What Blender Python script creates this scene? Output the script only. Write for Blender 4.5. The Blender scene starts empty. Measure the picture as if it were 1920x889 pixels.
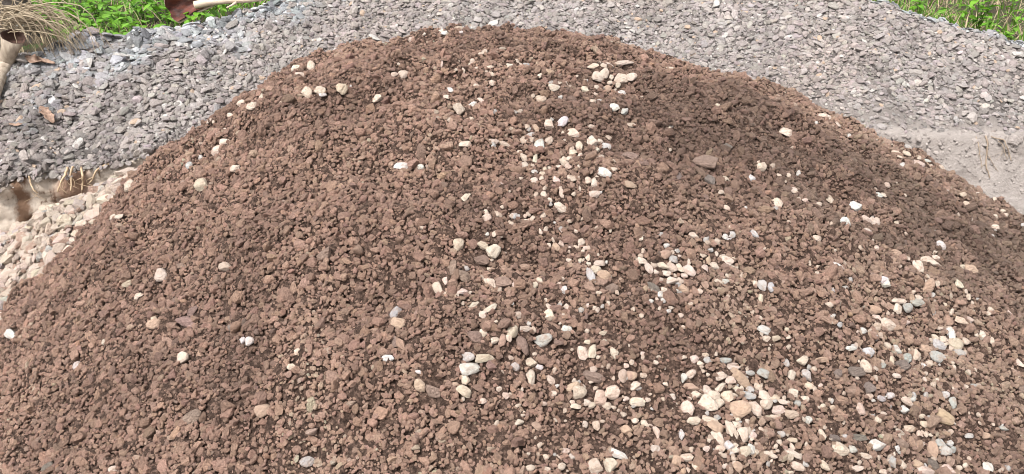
import bpy, bmesh, math
import numpy as np
from mathutils import Vector, Matrix

rng = np.random.default_rng(7)
sc = bpy.context.scene
col = sc.collection
R = math.radians

# ------------------------------------------------------------------ camera
F_PX = 1536.0                       # focal length in photo pixels (1920 wide)
PITCH = R(24.0)
CAM_Z = 1.75
cam_d = bpy.data.cameras.new('camera')
cam = bpy.data.objects.new('camera', cam_d)
col.objects.link(cam)
cam.location = (0, 0, CAM_Z)
cam.rotation_euler = (math.pi / 2 - PITCH, 0, 0)
cam_d.sensor_width = 36.0
cam_d.lens = 36.0 * F_PX / 1920.0
cam_d.clip_start = 0.05
cam_d.clip_end = 2000
sc.camera = cam

# ------------------------------------------------------------------ light: thin overcast
SUN_EL, SUN_AZ = 58.0, 222.0         # degrees; azimuth clockwise from +Y
w = bpy.data.worlds.new('World')
sc.world = w
w.use_nodes = True
wn = w.node_tree.nodes
wl = w.node_tree.links
sky = wn.new('ShaderNodeTexSky')
sky.sky_type = 'NISHITA'
sky.sun_disc = False
sky.sun_elevation = R(SUN_EL)
sky.sun_rotation = R(SUN_AZ)
sky.dust_density = 4.0
sky.air_density = 1.0
hs = wn.new('ShaderNodeHueSaturation')
hs.inputs['Saturation'].default_value = 0.12
wl.new(sky.outputs[0], hs.inputs['Color'])
bg = wn['Background']
wl.new(hs.outputs[0], bg.inputs['Color'])
bg.inputs['Strength'].default_value = 0.085
sun_d = bpy.data.lights.new('sun', 'SUN')
sun_d.energy = 1.5
sun_d.angle = R(11)
sun_d.color = (1.0, 0.965, 0.93)
sun = bpy.data.objects.new('sun', sun_d)
col.objects.link(sun)
_d = Vector((math.sin(R(SUN_AZ)) * math.cos(R(SUN_EL)), math.cos(R(SUN_AZ)) * math.cos(R(SUN_EL)), math.sin(R(SUN_EL))))
sun.rotation_euler = (-_d).to_track_quat('-Z', 'Y').to_euler()
sun.location = _d * 20
sc.view_settings.view_transform = 'Standard'
sc.view_settings.look = 'None'
sc.view_settings.gamma = 1.0
sc.view_settings.exposure = 1.86
sc.render.engine = 'CYCLES'
sc.cycles.diffuse_bounces = 2
sc.cycles.filter_width = 1.0
sc.render.resolution_x = 1024
sc.render.resolution_y = 474

# ------------------------------------------------------------------ helpers
def tag(o, label=None, cat=None, group=None, kind=None):
    if label: o['label'] = label
    if cat: o['category'] = cat
    if group: o['group'] = group
    if kind: o['kind'] = kind
    return o

def link(name, data, parent=None, mat=None):
    o = bpy.data.objects.new(name, data)
    col.objects.link(o)
    if parent is not None: o.parent = parent
    if mat is not None and data is not None and not data.materials: data.materials.append(mat)
    return o

def empty(name, loc):
    o = bpy.data.objects.new(name, None)
    o.empty_display_size = 0.1
    o.location = loc
    col.objects.link(o)
    return o

def child_at(name, data, parent, mat=None):
    """link data given in WORLD coordinates under an unrotated, unscaled Empty"""
    o = link(name, data, parent, mat)
    o.location = -parent.location
    return o

def mesh_from(verts, faces, name='mesh', smooth=True):
    me = bpy.data.meshes.new(name)
    me.from_pydata([tuple(map(float, v)) for v in verts], [], [tuple(map(int, f)) for f in faces])
    me.update()
    if smooth: me.polygons.foreach_set('use_smooth', [True] * len(me.polygons))
    return me

def grid_mesh(V, name, smooth=True):
    """V: (n, m, 3) array -> quad grid"""
    n, m = V.shape[:2]
    i, j = np.meshgrid(np.arange(n - 1), np.arange(m - 1), indexing='ij')
    a = (i * m + j).ravel()
    f = np.stack([a, a + 1, a + m + 1, a + m], 1)
    me = bpy.data.meshes.new(name)
    me.from_pydata(V.reshape(-1, 3).tolist(), [], f.tolist())
    me.update()
    if smooth: me.polygons.foreach_set('use_smooth', [True] * len(me.polygons))
    return me

class Sines:
    """smooth random field: a sum of plane waves"""
    def __init__(self, seed, lam, n=9):
        r = np.random.default_rng(seed)
        th = r.uniform(0, 2 * np.pi, n)
        k = 2 * np.pi / (lam * r.uniform(.7, 1.5, n))
        self.kx, self.ky, self.ph = k * np.cos(th), k * np.sin(th), r.uniform(0, 6.28, n)
    def __call__(self, x, y):
        x = np.asarray(x, float); y = np.asarray(y, float)
        s = 0
        for a, b, c in zip(self.kx, self.ky, self.ph): s = s + np.sin(a * x + b * y + c)
        return s / math.sqrt(len(self.kx) / 2)

SP, CP = math.sin(PITCH), math.cos(PITCH)
CAM = np.array([0, 0, CAM_Z])
def ray(px, py):
    u = (px - 960) / F_PX; v = (444.5 - py) / F_PX
    d = np.array([u, CP + v * SP, -SP + v * CP])
    return d / np.linalg.norm(d)
def at_y(px, py, y):
    d = ray(px, py); return CAM + d * (y / d[1])
def at_z(px, py, z):
    d = ray(px, py); return CAM + d * ((z - CAM_Z) / d[2])
T = np.linspace(0.8, 9, 6000)
def hit(px, py, f):
    d = ray(px, py)
    x, y, z = d[0] * T, d[1] * T, CAM_Z + d[2] * T
    b = z < f(x, y)
    if not b.any(): return None
    i = int(np.argmax(b))
    return np.array([x[i], y[i], z[i]])
def to_px(x, y, z):
    dz = z - CAM_Z
    d = y * CP - dz * SP
    u = y * SP + dz * CP
    return 960 + F_PX * x / d, 444.5 - F_PX * u / d
def normal(f, x, y, e=0.03):
    nx = (f(x - e, y) - f(x + e, y)) / (2 * e)
    ny = (f(x, y - e) - f(x, y + e)) / (2 * e)
    n = np.stack([nx, ny, np.ones_like(nx)], -1)
    return n / np.linalg.norm(n, axis=-1, keepdims=True)

# ------------------------------------------------------------------ land forms
s1, s2, s3, s4 = Sines(1, .75), Sines(2, .30), Sines(3, .12), Sines(4, .05)
def g2(x, y, cx, cy, rx, ry, a): return a * np.exp(-((x - cx) / rx) ** 2 - ((y - cy) / ry) ** 2)
TOPX = [-1.9, -1.41, -1.19, -.92, -.81, -.65, -.50, -.31, -.14, -.02, .20, .37, .51, .67, .78, .96, 1.26, 1.35, 1.69, 2.08, 2.5]
TOPD = [.02, .015, .05, .045, .04, .04, .055, .075, .055, .028, .032, .03, .03, .05, .062, .055, .045, .02, .03, .025, .02]
def heap_h(x, y):
    x = np.asarray(x, float); y = np.asarray(y, float)
    dx, dy = x + 0.2188, y - 3.2127
    kx = np.where(dx < 0, .9119, .5976); ky = np.where(dy < 0, .80, .60)
    r = np.sqrt((dx * kx) ** 2 + (dy * ky) ** 2)
    z = 1.1261 - ((r ** 3.087 + .7731 ** 3.087) ** (1 / 3.087) - .7731)
    z = z + g2(x, y, .05, 3.12, .60, .11, -.045) + g2(x, y, .0, 2.86, .6, .10, .015) + g2(x, y, -.75, 2.75, .25, .16, .02)
    z = z + g2(x, y, .35, 2.62, .30, .08, -.02)
    z = z - np.interp(x, TOPX, TOPD) * np.clip((y - 2.9) / .5, 0, 1)
    up = np.clip((y - 2.4) / .4, 0, 1)
    return z + .014 * s1(x, y) + (.012 + .004 * up) * s2(x, y) + (.006 + .005 * up) * s3(x, y)
def cream_h(x, y):
    x = np.asarray(x, float); y = np.asarray(y, float)
    z = .318 + .43 * (x + 2.18) + .45 * np.minimum(y - 3.2, 0) - .15 * np.maximum(y - 3.2, 0)
    return z + .012 * s2(x + 5, y) + .006 * s3(x + 5, y)

CUT_X = np.array([-14, -6, -4, -2.9, -2.27, -2.1, -1.82, -1.2, 0, .8, 1.77, 2.1, 2.5, 4, 14])
CUT_Y = np.array([3.3, 3.3, 3.34, 3.38, 3.44, 3.53, 3.64, 3.95, 4.3, 4.25, 3.88, 3.80, 3.80, 3.82, 3.8])
def y_cut(x): return np.interp(x, CUT_X, CUT_Y) + .018 * np.sin(np.asarray(x) * 9 + 1) + .014 * np.sin(np.asarray(x) * 23) + .012 * np.sin(np.asarray(x) * 51 + 2) + .008 * np.sin(np.asarray(x) * 97)
def z_cut(x): return np.interp(x, [-14, -1.8, 0, 1.8, 14], [.515, .515, .60, .60, .60])
BANK_S = .46
b1, b2, b3 = Sines(11, .9), Sines(12, .33), Sines(13, .13)
def bank_plane(x, y):
    t = np.maximum(y - y_cut(x), 0)
    return z_cut(x) + BANK_S * t - .0 * t + .014 * b1(x, y) + .009 * b2(x, y) + .004 * b3(x, y)
# the far rim of the gravel, from where it meets the green behind
rim_px = [(-260, 128), (-100, 112), (0, 104), (60, 100), (120, 90), (240, 70), (330, 46), (480, 24), (560, -6), (720, -45), (960, -70), (1300, -60), (1500, -36), (1690, 18), (1800, 57), (1920, 88), (2100, 136)]
_r = []
for q in rim_px:
    h_ = hit(q[0], q[1], lambda x, y: z_cut(x) + BANK_S * np.maximum(y - np.interp(x, CUT_X, CUT_Y), 0))
    _r.append(h_)
_r = np.array(_r)
_o = np.argsort(_r[:, 0]); _r = _r[_o]
RIM_X = np.concatenate([[-14], _r[:, 0], [14]]); RIM_Y = np.concatenate([[4.25], _r[:, 1], [4.5]])
def y_rim(x): return np.interp(x, RIM_X, RIM_Y)
def z_rim(x): return z_cut(x) + BANK_S * (y_rim(x) - np.interp(x, CUT_X, CUT_Y))
def bank_h(x, y):
    x = np.asarray(x, float); y = np.asarray(y, float)
    yr = y_rim(x)
    z = bank_plane(x, np.minimum(y, yr)) - .9 * np.maximum(y - yr - .02, 0)
    return np.where(y < y_cut(x), -9, z)
def upper_h(x, y):
    x = np.asarray(x, float); y = np.asarray(y, float)
    return np.minimum(z_rim(x), .98) - .06 + .02 * np.minimum(np.maximum(y - 4.5, 0), 30) + .02 * b1(x, y)

# ------------------------------------------------------------------ materials
def nodes(name):
    m = bpy.data.materials.new(name)
    m.use_nodes = True
    nt = m.node_tree
    return m, nt, nt.nodes, nt.links, nt.nodes['Principled BSDF']

def noise(nt, scale, detail=4, rough=.6, vec=None, w=None):
    n = nt.nodes.new('ShaderNodeTexNoise')
    n.inputs['Scale'].default_value = scale
    n.inputs['Detail'].default_value = detail
    n.inputs['Roughness'].default_value = rough
    if w is not None:
        n.noise_dimensions = '4D'
        nt.links.new(w, n.inputs['W'])
    if vec is not None: nt.links.new(vec, n.inputs['Vector'])
    return n
def ramp(nt, src, stops):
    r = nt.nodes.new('ShaderNodeValToRGB')
    e = r.color_ramp.elements
    while len(e) < len(stops): e.new(.5)
    for k, (p, c) in enumerate(stops):
        e[k].position = p; e[k].color = (*c, 1)
    nt.links.new(src, r.inputs[0])
    return r
def mixc(nt, fac, a, b, mode='MIX'):
    m = nt.nodes.new('ShaderNodeMix')
    m.data_type = 'RGBA'; m.blend_type = mode
    for sock, v in ((0, fac), (6, a), (7, b)):
        if isinstance(v, (int, float)): m.inputs[sock].default_value = v
        elif isinstance(v, tuple): m.inputs[sock].default_value = (*v, 1)
        else: nt.links.new(v, m.inputs[sock])
    return m.outputs[2]
def bump(nt, src, strength, dist):
    b = nt.nodes.new('ShaderNodeBump')
    b.inputs['Strength'].default_value = strength
    b.inputs['Distance'].default_value = dist
    nt.links.new(src, b.inputs['Height'])
    return b

def stone_mat(name, rough, lo, hi, nscale, vein=None, dust=None, bstr=.5, bscale=5., bdist=.12):
    """colour comes from each stone's own 'tint'; the noise only breaks it up"""
    m, nt, N, L, P = nodes(name)
    at = N.new('ShaderNodeAttribute'); at.attribute_type = 'INSTANCER'; at.attribute_name = 'tint'
    oi = N.new('ShaderNodeObjectInfo')
    mul = N.new('ShaderNodeMath'); mul.operation = 'MULTIPLY'; mul.inputs[1].default_value = 57.0
    L.new(oi.outputs['Random'], mul.inputs[0])
    tc = N.new('ShaderNodeTexCoord')
    n1 = noise(nt, nscale, 5, .65, tc.outputs['Object'], mul.outputs[0])
    r1 = ramp(nt, n1.outputs['Fac'], [(.3, (lo,) * 3), (.7, (hi,) * 3)])
    c = mixc(nt, 1.0, at.outputs['Color'], r1.outputs['Color'], 'MULTIPLY')
    if vein:
        n2 = noise(nt, nscale * .55, 6, .7, tc.outputs['Object'], mul.outputs[0])
        r2 = ramp(nt, n2.outputs['Fac'], [(.52, (0, 0, 0)), (.62, (1, 1, 1))])
        c = mixc(nt, r2.outputs['Color'], c, mixc(nt, 1.0, c, vein, 'MULTIPLY'))
    if dust:
        n3 = noise(nt, nscale * .8, 5, .7, tc.outputs['Object'], mul.outputs[0])
        r3 = ramp(nt, n3.outputs['Fac'], [(.46, (0, 0, 0)), (.68, (.8, .8, .8))])
        c = mixc(nt, r3.outputs['Color'], c, dust)
    L.new(c, P.inputs['Base Color'])
    P.inputs['Roughness'].default_value = rough
    P.inputs['Specular IOR Level'].default_value = .3
    nb = noise(nt, bscale, 5, .7, tc.outputs['Object'], mul.outputs[0])
    L.new(bump(nt, nb.outputs['Fac'], bstr, bdist).outputs[0], P.inputs['Normal'])
    return m

M_CLOD = stone_mat('brown_roadbase_stone', .82, .72, 1.22, 2.2, bstr=.8, bscale=3.5, bdist=.35)
M_PALE = stone_mat('pale_limestone', .62, .86, 1.08, 1.6, vein=(.90, .87, .84), dust=(.33, .235, .18), bstr=.6, bscale=3)
M_GREY = stone_mat('grey_crushed_rock', .72, .80, 1.15, 1.8, bstr=.6, bscale=3.)
M_CREAM = stone_mat('cream_crushed_rock', .8, .84, 1.08, 2.0, dust=(.42, .33, .26), bstr=.6, bscale=3.)

def ground_mat(name, stops, scale, bscale, bstr, bdist, rough=.92):
    m, nt, N, L, P = nodes(name)
    tc = N.new('ShaderNodeTexCoord')
    n1 = noise(nt, scale, 8, .7, tc.outputs['Object'])
    L.new(ramp(nt, n1.outputs['Fac'], stops).outputs['Color'], P.inputs['Base Color'])
    nb = noise(nt, bscale, 8, .75, tc.outputs['Object'])
    L.new(bump(nt, nb.outputs['Fac'], bstr, bdist).outputs[0], P.inputs['Normal'])
    P.inputs['Roughness'].default_value = rough
    P.inputs['Specular IOR Level'].default_value = .2
    return m
M_SOIL = ground_mat('damp_fines_gap_shade', [(.36, (.03, .017, .012)), (.5, (.10, .062, .046)), (.62, (.24, .155, .118))], 95, 130, 1., .03)  # damp fines, coloured extra dark to put shade between the clods
M_BANKBASE = ground_mat('grey_rock_dust', [(.3, (.085, .074, .068)), (.7, (.19, .168, .158))], 20, 70, 1., .02)
_nt = M_BANKBASE.node_tree; _P = _nt.nodes['Principled BSDF']; _src = _P.inputs['Base Color'].links[0].from_socket
_a = _nt.nodes.new('ShaderNodeAttribute'); _a.attribute_name = 'silt'
_nt.links.new(mixc(_nt, _a.outputs['Fac'], _src, (.275, .243, .222)), _P.inputs['Base Color'])     # washed-down silt at the right foot
M_CREAMBASE = ground_mat('cream_rock_dust', [(.3, (.25, .20, .165)), (.7, (.42, .36, .30))], 20, 70, 1., .02)
M_YARD = ground_mat('trodden_earth', [(.3, (.16, .115, .085)), (.7, (.27, .21, .165))], 3, 40, .8, .02)
M_LITTER = ground_mat('leaf_litter', [(.3, (.02, .016, .012)), (.5, (.055, .042, .026)), (.60, (.04, .075, .016)), (.8, (.075, .11, .03))], 9, 40, 1., .03)

# cut face: pale beige subsoil at one end, greyer silt at the other, brown root stains
def cut_mat():
    m, nt, N, L, P = nodes('cut_subsoil')
    tc = N.new('ShaderNodeTexCoord')
    sx = N.new('ShaderNodeSeparateXYZ'); L.new(tc.outputs['Object'], sx.inputs[0])
    mp = N.new('ShaderNodeMapping'); mp.inputs['Scale'].default_value = (7, 7, .9)
    L.new(tc.outputs['Object'], mp.inputs[0])
    nv = noise(nt, 4.2, 6, .6, mp.outputs[0])
    beige = ramp(nt, nv.outputs['Fac'], [(.33, (.16, .11, .08)), (.40, (.50, .42, .345)), (.7, (.60, .525, .45))])
    mp2 = N.new('ShaderNodeMapping'); mp2.inputs['Scale'].default_value = (1.2, 1.2, 6)
    L.new(tc.outputs['Object'], mp2.inputs[0])
    nh = noise(nt, 4.0, 7, .7, mp2.outputs[0])
    grey = ramp(nt, nh.outputs['Fac'], [(.3, (.20, .172, .155)), (.5, (.275, .243, .222)), (.7, (.33, .295, .272))])
    rx = ramp(nt, sx.outputs['X'], [(.0, (0, 0, 0)), (1., (1, 1, 1))])
    c = mixc(nt, rx.outputs['Color'], beige.outputs['Color'], grey.outputs['Color'])
    # two brown stains running down the face: rotted root channel, and a clay pocket
    mp3 = N.new('ShaderNodeMapping'); mp3.inputs['Scale'].default_value = (2.2, 2.2, .7); L.new(tc.outputs['Object'], mp3.inputs[0])
    nw = noise(nt, 11, 7, .75, mp3.outputs[0])
    for (cx, hw, cc) in ((-2.215, .030, (.15, .080, .045)), (-2.03, .085, (.235, .14, .095))):
        sub = N.new('ShaderNodeMath'); sub.operation = 'ADD'; sub.inputs[1].default_value = -cx - .035
        L.new(sx.outputs['X'], sub.inputs[0])
        ad = N.new('ShaderNodeMath'); ad.operation = 'MULTIPLY_ADD'; ad.inputs[1].default_value = .07
        L.new(nw.outputs['Fac'], ad.inputs[0]); L.new(sub.outputs[0], ad.inputs[2])
        ab = N.new('ShaderNodeMath'); ab.operation = 'ABSOLUTE'; L.new(ad.outputs[0], ab.inputs[0])
        mr = N.new('ShaderNodeMapRange'); mr.inputs['From Min'].default_value = hw * .5; mr.inputs['From Max'].default_value = hw * 1.2
        mr.inputs['To Min'].default_value = .92; mr.inputs['To Max'].default_value = 0
        L.new(ab.outputs[0], mr.inputs['Value'])
        c = mixc(nt, mr.outputs[0], c, cc)
    L.new(c, P.inputs['Base Color'])
    P.inputs['Roughness'].default_value = .93
    P.inputs['Specular IOR Level'].default_value = .2
    nb = noise(nt, 45, 8, .75, tc.outputs['Object'])
    L.new(bump(nt, nb.outputs['Fac'], .9, .02).outputs[0], P.inputs['Normal'])
    return m
M_CUT = cut_mat()

def leaf_mat(name, lo, hi, trans=.35, rough=.5):
    m, nt, N, L, P = nodes(name)
    oi = N.new('ShaderNodeObjectInfo')
    ge = N.new('ShaderNodeNewGeometry')
    tc = N.new('ShaderNodeTexCoord')
    n1 = noise(nt, 30, 3, .6, tc.outputs['Object'])
    ad = N.new('ShaderNodeMath'); ad.operation = 'ADD'
    L.new(ge.outputs['Random Per Island'], ad.inputs[0]); L.new(oi.outputs['Random'], ad.inputs[1])
    ad2 = N.new('ShaderNodeMath'); ad2.operation = 'MULTIPLY_ADD'; ad2.inputs[1].default_value = .35
    L.new(ad.outputs[0], ad2.inputs[0]); L.new(n1.outputs['Fac'], ad2.inputs[2])
    sub = N.new('ShaderNodeMath'); sub.operation = 'SUBTRACT'; sub.inputs[1].default_value = .35
    L.new(ad2.outputs[0], sub.inputs[0])
    r = ramp(nt, sub.outputs[0], [(.1, lo), (.9, hi)])
    L.new(r.outputs['Color'], P.inputs['Base Color'])
    P.inputs['Roughness'].default_value = rough
    P.inputs['Specular IOR Level'].default_value = .35
    tr = N.new('ShaderNodeBsdfTranslucent'); L.new(r.outputs['Color'], tr.inputs['Color'])
    mx = N.new('ShaderNodeMixShader'); mx.inputs[0].default_value = trans
    L.new(P.outputs[0], mx.inputs[1]); L.new(tr.outputs[0], mx.inputs[2])
    L.new(mx.outputs[0], N['Material Output'].inputs['Surface'])
    return m
M_GRASS = leaf_mat('grass_blade', (.04, .12, .012), (.17, .32, .035), .4)
M_LEAF = leaf_mat('weed_leaf', (.07, .21, .018), (.22, .44, .04), .4)
M_DEAD = leaf_mat('dead_grass', (.22, .17, .10), (.42, .34, .22), .2, .8)

def plain_mat(name, stops, scale, rough=.8, stretch=(1, 1, 1), bstr=.4, bscale=30, bdist=.01):
    m, nt, N, L, P = nodes(name)
    tc = N.new('ShaderNodeTexCoord')
    mp = N.new('ShaderNodeMapping'); mp.inputs['Scale'].default_value = stretch
    L.new(tc.outputs['Object'], mp.inputs[0])
    n1 = noise(nt, scale, 6, .65, mp.outputs[0])
    L.new(ramp(nt, n1.outputs['Fac'], stops).outputs['Color'], P.inputs['Base Color'])
    nb = noise(nt, bscale, 6, .7, mp.outputs[0])
    L.new(bump(nt, nb.outputs['Fac'], bstr, bdist).outputs[0], P.inputs['Normal'])
    P.inputs['Roughness'].default_value = rough
    P.inputs['Specular IOR Level'].default_value = .3
    return m
M_BARK = plain_mat('palm_bark', [(.35, (.05, .038, .03)), (.55, (.14, .115, .10)), (.75, (.22, .19, .165))], 9, .9, (1, 1, 1.4), 1., 30, .03)
M_LICHEN = plain_mat('white_lichen', [(.35, (.38, .38, .34)), (.6, (.66, .66, .60))], 25, .9)
M_STALK = plain_mat('dry_palm_stalk', [(.3, (.20, .155, .115)), (.55, (.36, .30, .235)), (.75, (.46, .395, .32))], 10, .7, (4, 4, .6))
M_STRAND = plain_mat('dry_palm_strand', [(.3, (.21, .16, .105)), (.7, (.44, .365, .26))], 14, .75)
M_HOLLOW = plain_mat('stalk_mouth_shade', [(.3, (.025, .014, .010)), (.7, (.07, .035, .025))], 20, .9)  # near-black colour stands in for the shade inside the stalk mouth
M_SPATHE_IN = plain_mat('spathe_inner_skin', [(.34, (.022, .011, .009)), (.52, (.085, .026, .018)), (.75, (.19, .055, .032))], 7, .6, (1, 1, 3))
M_SPATHE_OUT = plain_mat('spathe_outer_skin', [(.3, (.38, .29, .21)), (.7, (.62, .52, .42))], 9, .7, (.6, 4, 4))
M_DRYLEAF = plain_mat('dry_brown_leaf', [(.3, (.11, .065, .045)), (.55, (.25, .165, .12)), (.75, (.36, .26, .20))], 18, .6, (1, 5, 1))
M_ROOTLET = plain_mat('dull_rootlet', [(.3, (.15, .11, .08)), (.7, (.34, .27, .20))], 14, .85, (1, 1, .5))
M_ROOT = plain_mat('exposed_root', [(.3, (.26, .18, .11)), (.7, (.52, .40, .27))], 14, .8, (1, 1, .5))

# ------------------------------------------------------------------ stone prototypes
def ico(sub):
    bm = bmesh.new(); bmesh.ops.create_icosphere(bm, subdivisions=sub, radius=1)
    bm.verts.ensure_lookup_table()
    v = np.array([x.co[:] for x in bm.verts]); f = [[q.index for q in p.verts] for p in bm.faces]
    bm.free(); return v, f
ICO = {k: ico(k) for k in (1, 2, 3)}
def rock(seed, sub=2, chips=9, dmin=.5, dmax=.85, lump=.08, lfreq=2.5, smooth=False, name='stone_shape'):
    r = np.random.default_rng(seed)
    v, f = ICO[sub]; v = v.copy()
    rad = np.ones(len(v))
    for _ in range(7):
        k = r.normal(size=3) * lfreq
        rad += lump * np.sin(v @ k + r.uniform(0, 6.28)) * .6
    v *= rad[:, None]
    for _ in range(chips):
        n = r.normal(size=3); n /= np.linalg.norm(n)
        d = r.uniform(dmin, dmax)
        e = np.maximum(v @ n - d, 0)
        v -= e[:, None] * n * .96
    v -= (v.max(0) + v.min(0)) / 2
    v /= v.max(0)
    return mesh_from(v, f, name, smooth)
CLODS = [rock(100 + k, 2, 7 + k % 6, .42, .82, .13, 3.8, k % 3 == 0, 'clod_shape') for k in range(10)]
GRAINS = [rock(140 + k, 1, 5, .5, .85, .12, 3., False, 'grain_shape') for k in range(6)]
PEBBLES = [rock(200 + k, 3, 6 + k % 6, .52, .92, .10, 2.2, True, 'pebble_shape') for k in range(8)]
SHARDS = [rock(260 + k, 2, 9, .45, .85, .07, 2., k % 3 == 0, 'shard_shape') for k in range(6)]
CHIPS = [rock(300 + k, 2, 12, .4, .8, .06, 2., False, 'chip_shape') for k in range(10)]
LUMPS = [rock(340 + k, 2, 12, .36, .8, .07, 2., False, 'lump_shape') for k in range(8)]
for ms, m in ((CLODS, M_CLOD), (GRAINS, M_CLOD), (PEBBLES, M_PALE), (SHARDS, M_PALE), (CHIPS, M_GREY), (LUMPS, M_CREAM)):
    for me in ms: me.materials.append(m)

def frames(n, az, tilt, tdir):
    """rotation matrices: z axis = n tilted by 'tilt' towards tdir, spun by az"""
    a = np.where(np.abs(n[:, :1]) < .9, np.array([[1., 0, 0]]), np.array([[0, 1., 0]]))
    t = a - n * (a * n).sum(1, keepdims=True); t /= np.linalg.norm(t, axis=1, keepdims=True)
    b = np.cross(n, t)
    d = t * np.cos(tdir)[:, None] + b * np.sin(tdir)[:, None]
    z = n * np.cos(tilt)[:, None] + d * np.sin(tilt)[:, None]
    t = a - z * (a * z).sum(1, keepdims=True); t /= np.linalg.norm(t, axis=1, keepdims=True)
    b = np.cross(z, t)
    x = t * np.cos(az)[:, None] + b * np.sin(az)[:, None]
    y = np.cross(z, x)
    return np.stack([x, y, z], 2)
def eulers(Rm):
    return np.stack([np.arctan2(Rm[:, 2, 1], Rm[:, 2, 2]), -np.arcsin(np.clip(Rm[:, 2, 0], -1, 1)), np.arctan2(Rm[:, 1, 0], Rm[:, 0, 0])], 1)

def gravel(name, pos, eul, scl, tint, protos, parent=None):
    """ONE object holding all the uncounted small stones: points + geometry nodes"""
    n = len(pos)
    me = bpy.data.meshes.new(name)
    me.vertices.add(n)
    me.vertices.foreach_set('co', np.asarray(pos, np.float32).ravel())
    for nm, ty, key, arr in (('rot', 'FLOAT_VECTOR', 'vector', eul), ('scl', 'FLOAT_VECTOR', 'vector', scl)):
        a = me.attributes.new(nm, ty, 'POINT'); a.data.foreach_set(key, np.asarray(arr, np.float32).ravel())
    a = me.attributes.new('tint', 'FLOAT_COLOR', 'POINT')
    a.data.foreach_set('color', np.c_[tint, np.ones(n)].astype(np.float32).ravel())
    a = me.attributes.new('pick', 'INT', 'POINT')
    a.data.foreach_set('value', rng.integers(0, len(protos), n).astype(np.int32))
    o = link(name, me, parent)
    if parent is not None: o.location = -parent.location
    o['kind'] = 'stuff'
    g = bpy.data.node_groups.new(name + '_nodes', 'GeometryNodeTree')
    g.interface.new_socket('Geometry', in_out='INPUT', socket_type='NodeSocketGeometry')
    g.interface.new_socket('Geometry', in_out='OUTPUT', socket_type='NodeSocketGeometry')
    N, L = g.nodes, g.links
    gi, go = N.new('NodeGroupInput'), N.new('NodeGroupOutput')
    iop = N.new('GeometryNodeInstanceOnPoints')
    L.new(gi.outputs[0], iop.inputs['Points'])
    j = N.new('GeometryNodeJoinGeometry')
    for p in protos:
        oi = N.new('GeometryNodeObjectInfo'); oi.transform_space = 'ORIGINAL'
        oi.inputs['Object'].default_value = p
        oi.inputs['As Instance'].default_value = False
        g2i = N.new('GeometryNodeGeometryToInstance')
        L.new(oi.outputs['Geometry'], g2i.inputs[0]); L.new(g2i.outputs[0], j.inputs[0])
    L.new(j.outputs[0], iop.inputs['Instance'])
    iop.inputs['Pick Instance'].default_value = True
    def attr(nm, ty):
        q = N.new('GeometryNodeInputNamedAttribute'); q.data_type = ty; q.inputs['Name'].default_value = nm; return q.outputs[0]
    L.new(attr('pick', 'INT'), iop.inputs['Instance Index'])
    e2r = N.new('FunctionNodeEulerToRotation'); L.new(attr('rot', 'FLOAT_VECTOR'), e2r.inputs[0])
    L.new(e2r.outputs[0], iop.inputs['Rotation'])
    L.new(attr('scl', 'FLOAT_VECTOR'), iop.inputs['Scale'])
    L.new(iop.outputs[0], go.inputs[0])
    md = o.modifiers.new('stones', 'NODES'); md.node_group = g
    return o

def single(name, me, pos, eul, scl, tint, parent=None):
    o = bpy.data.objects.new(name, me)
    col.objects.link(o)
    if parent is not None:
        o.parent = parent
        pos = np.asarray(pos) - np.array(parent.location)
    o.location = tuple(map(float, pos)); o.rotation_euler = tuple(map(float, eul)); o.scale = tuple(map(float, scl))
    o['tint'] = [float(tint[0]), float(tint[1]), float(tint[2]), 1.0]
    return o

def scatter(f, n, xr, yr, keep, med, sig, smax, flat, lift, tilt):
    x = rng.uniform(*xr, n); y = rng.uniform(*yr, n)
    k = keep(x, y); x, y = x[k], y[k]; n = len(x)
    nn = normal(f, x, y)
    # even spread over the slope, not over the plan
    z = f(x, y)
    r = np.minimum(med * np.exp(rng.normal(0, sig, n)), smax) / 2
    s = np.stack([r * rng.uniform(.9, 1.45, n), r * rng.uniform(.7, 1.1, n), r * rng.uniform(*flat, n)], 1)
    pos = np.stack([x, y, z], 1) + nn * (s[:, 2:3] * rng.uniform(*lift, (n, 1)))
    Rm = frames(nn, rng.uniform(0, 6.28, n), np.abs(rng.normal(0, tilt, n)), rng.uniform(0, 6.28, n))
    return pos, eulers(Rm), s, r

# ------------------------------------------------------------------ the setting
gv = np.zeros((2, 2, 3)); gv[0, 0] = (-300, -300, 0); gv[0, 1] = (-300, 300, 0); gv[1, 0] = (300, -300, 0); gv[1, 1] = (300, 300, 0)
yard = link('ground', grid_mesh(gv[::-1].copy(), 'ground'), None, M_YARD)
tag(yard, 'trodden brown earth of the yard under the heaps', kind='structure')

xs = np.concatenate([np.linspace(-14, -3.6, 20)[:-1], np.linspace(-3.6, 3.6, 241), np.linspace(3.6, 14, 20)[1:]])
# vegetated land behind the gravel: one sheet to the horizon
ux = np.concatenate([[-300, -120, -50, -25], xs[::3], [25, 50, 120, 300]])
uy = np.concatenate([np.linspace(3.9, 9, 40), [11, 14, 20, 35, 60, 120, 300, 600]])
UX, UY = np.meshgrid(ux, uy, indexing='ij')
UY = np.where(UY < 4.6, np.maximum(UY, 3.95), UY)
UZ = upper_h(UX, UY)
UZ = np.where(UY < y_rim(UX) + .05, np.minimum(UZ, bank_plane(UX, np.minimum(UY, y_rim(UX))) - .12 - .3 * (UY < y_cut(UX) + .35)), UZ)
upper = link('terrain', grid_mesh(np.stack([UX, UY, UZ], 2), 'terrain'), None, M_LITTER)
tag(upper, 'weedy ground with leaf litter behind the grey gravel', kind='structure')

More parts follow.
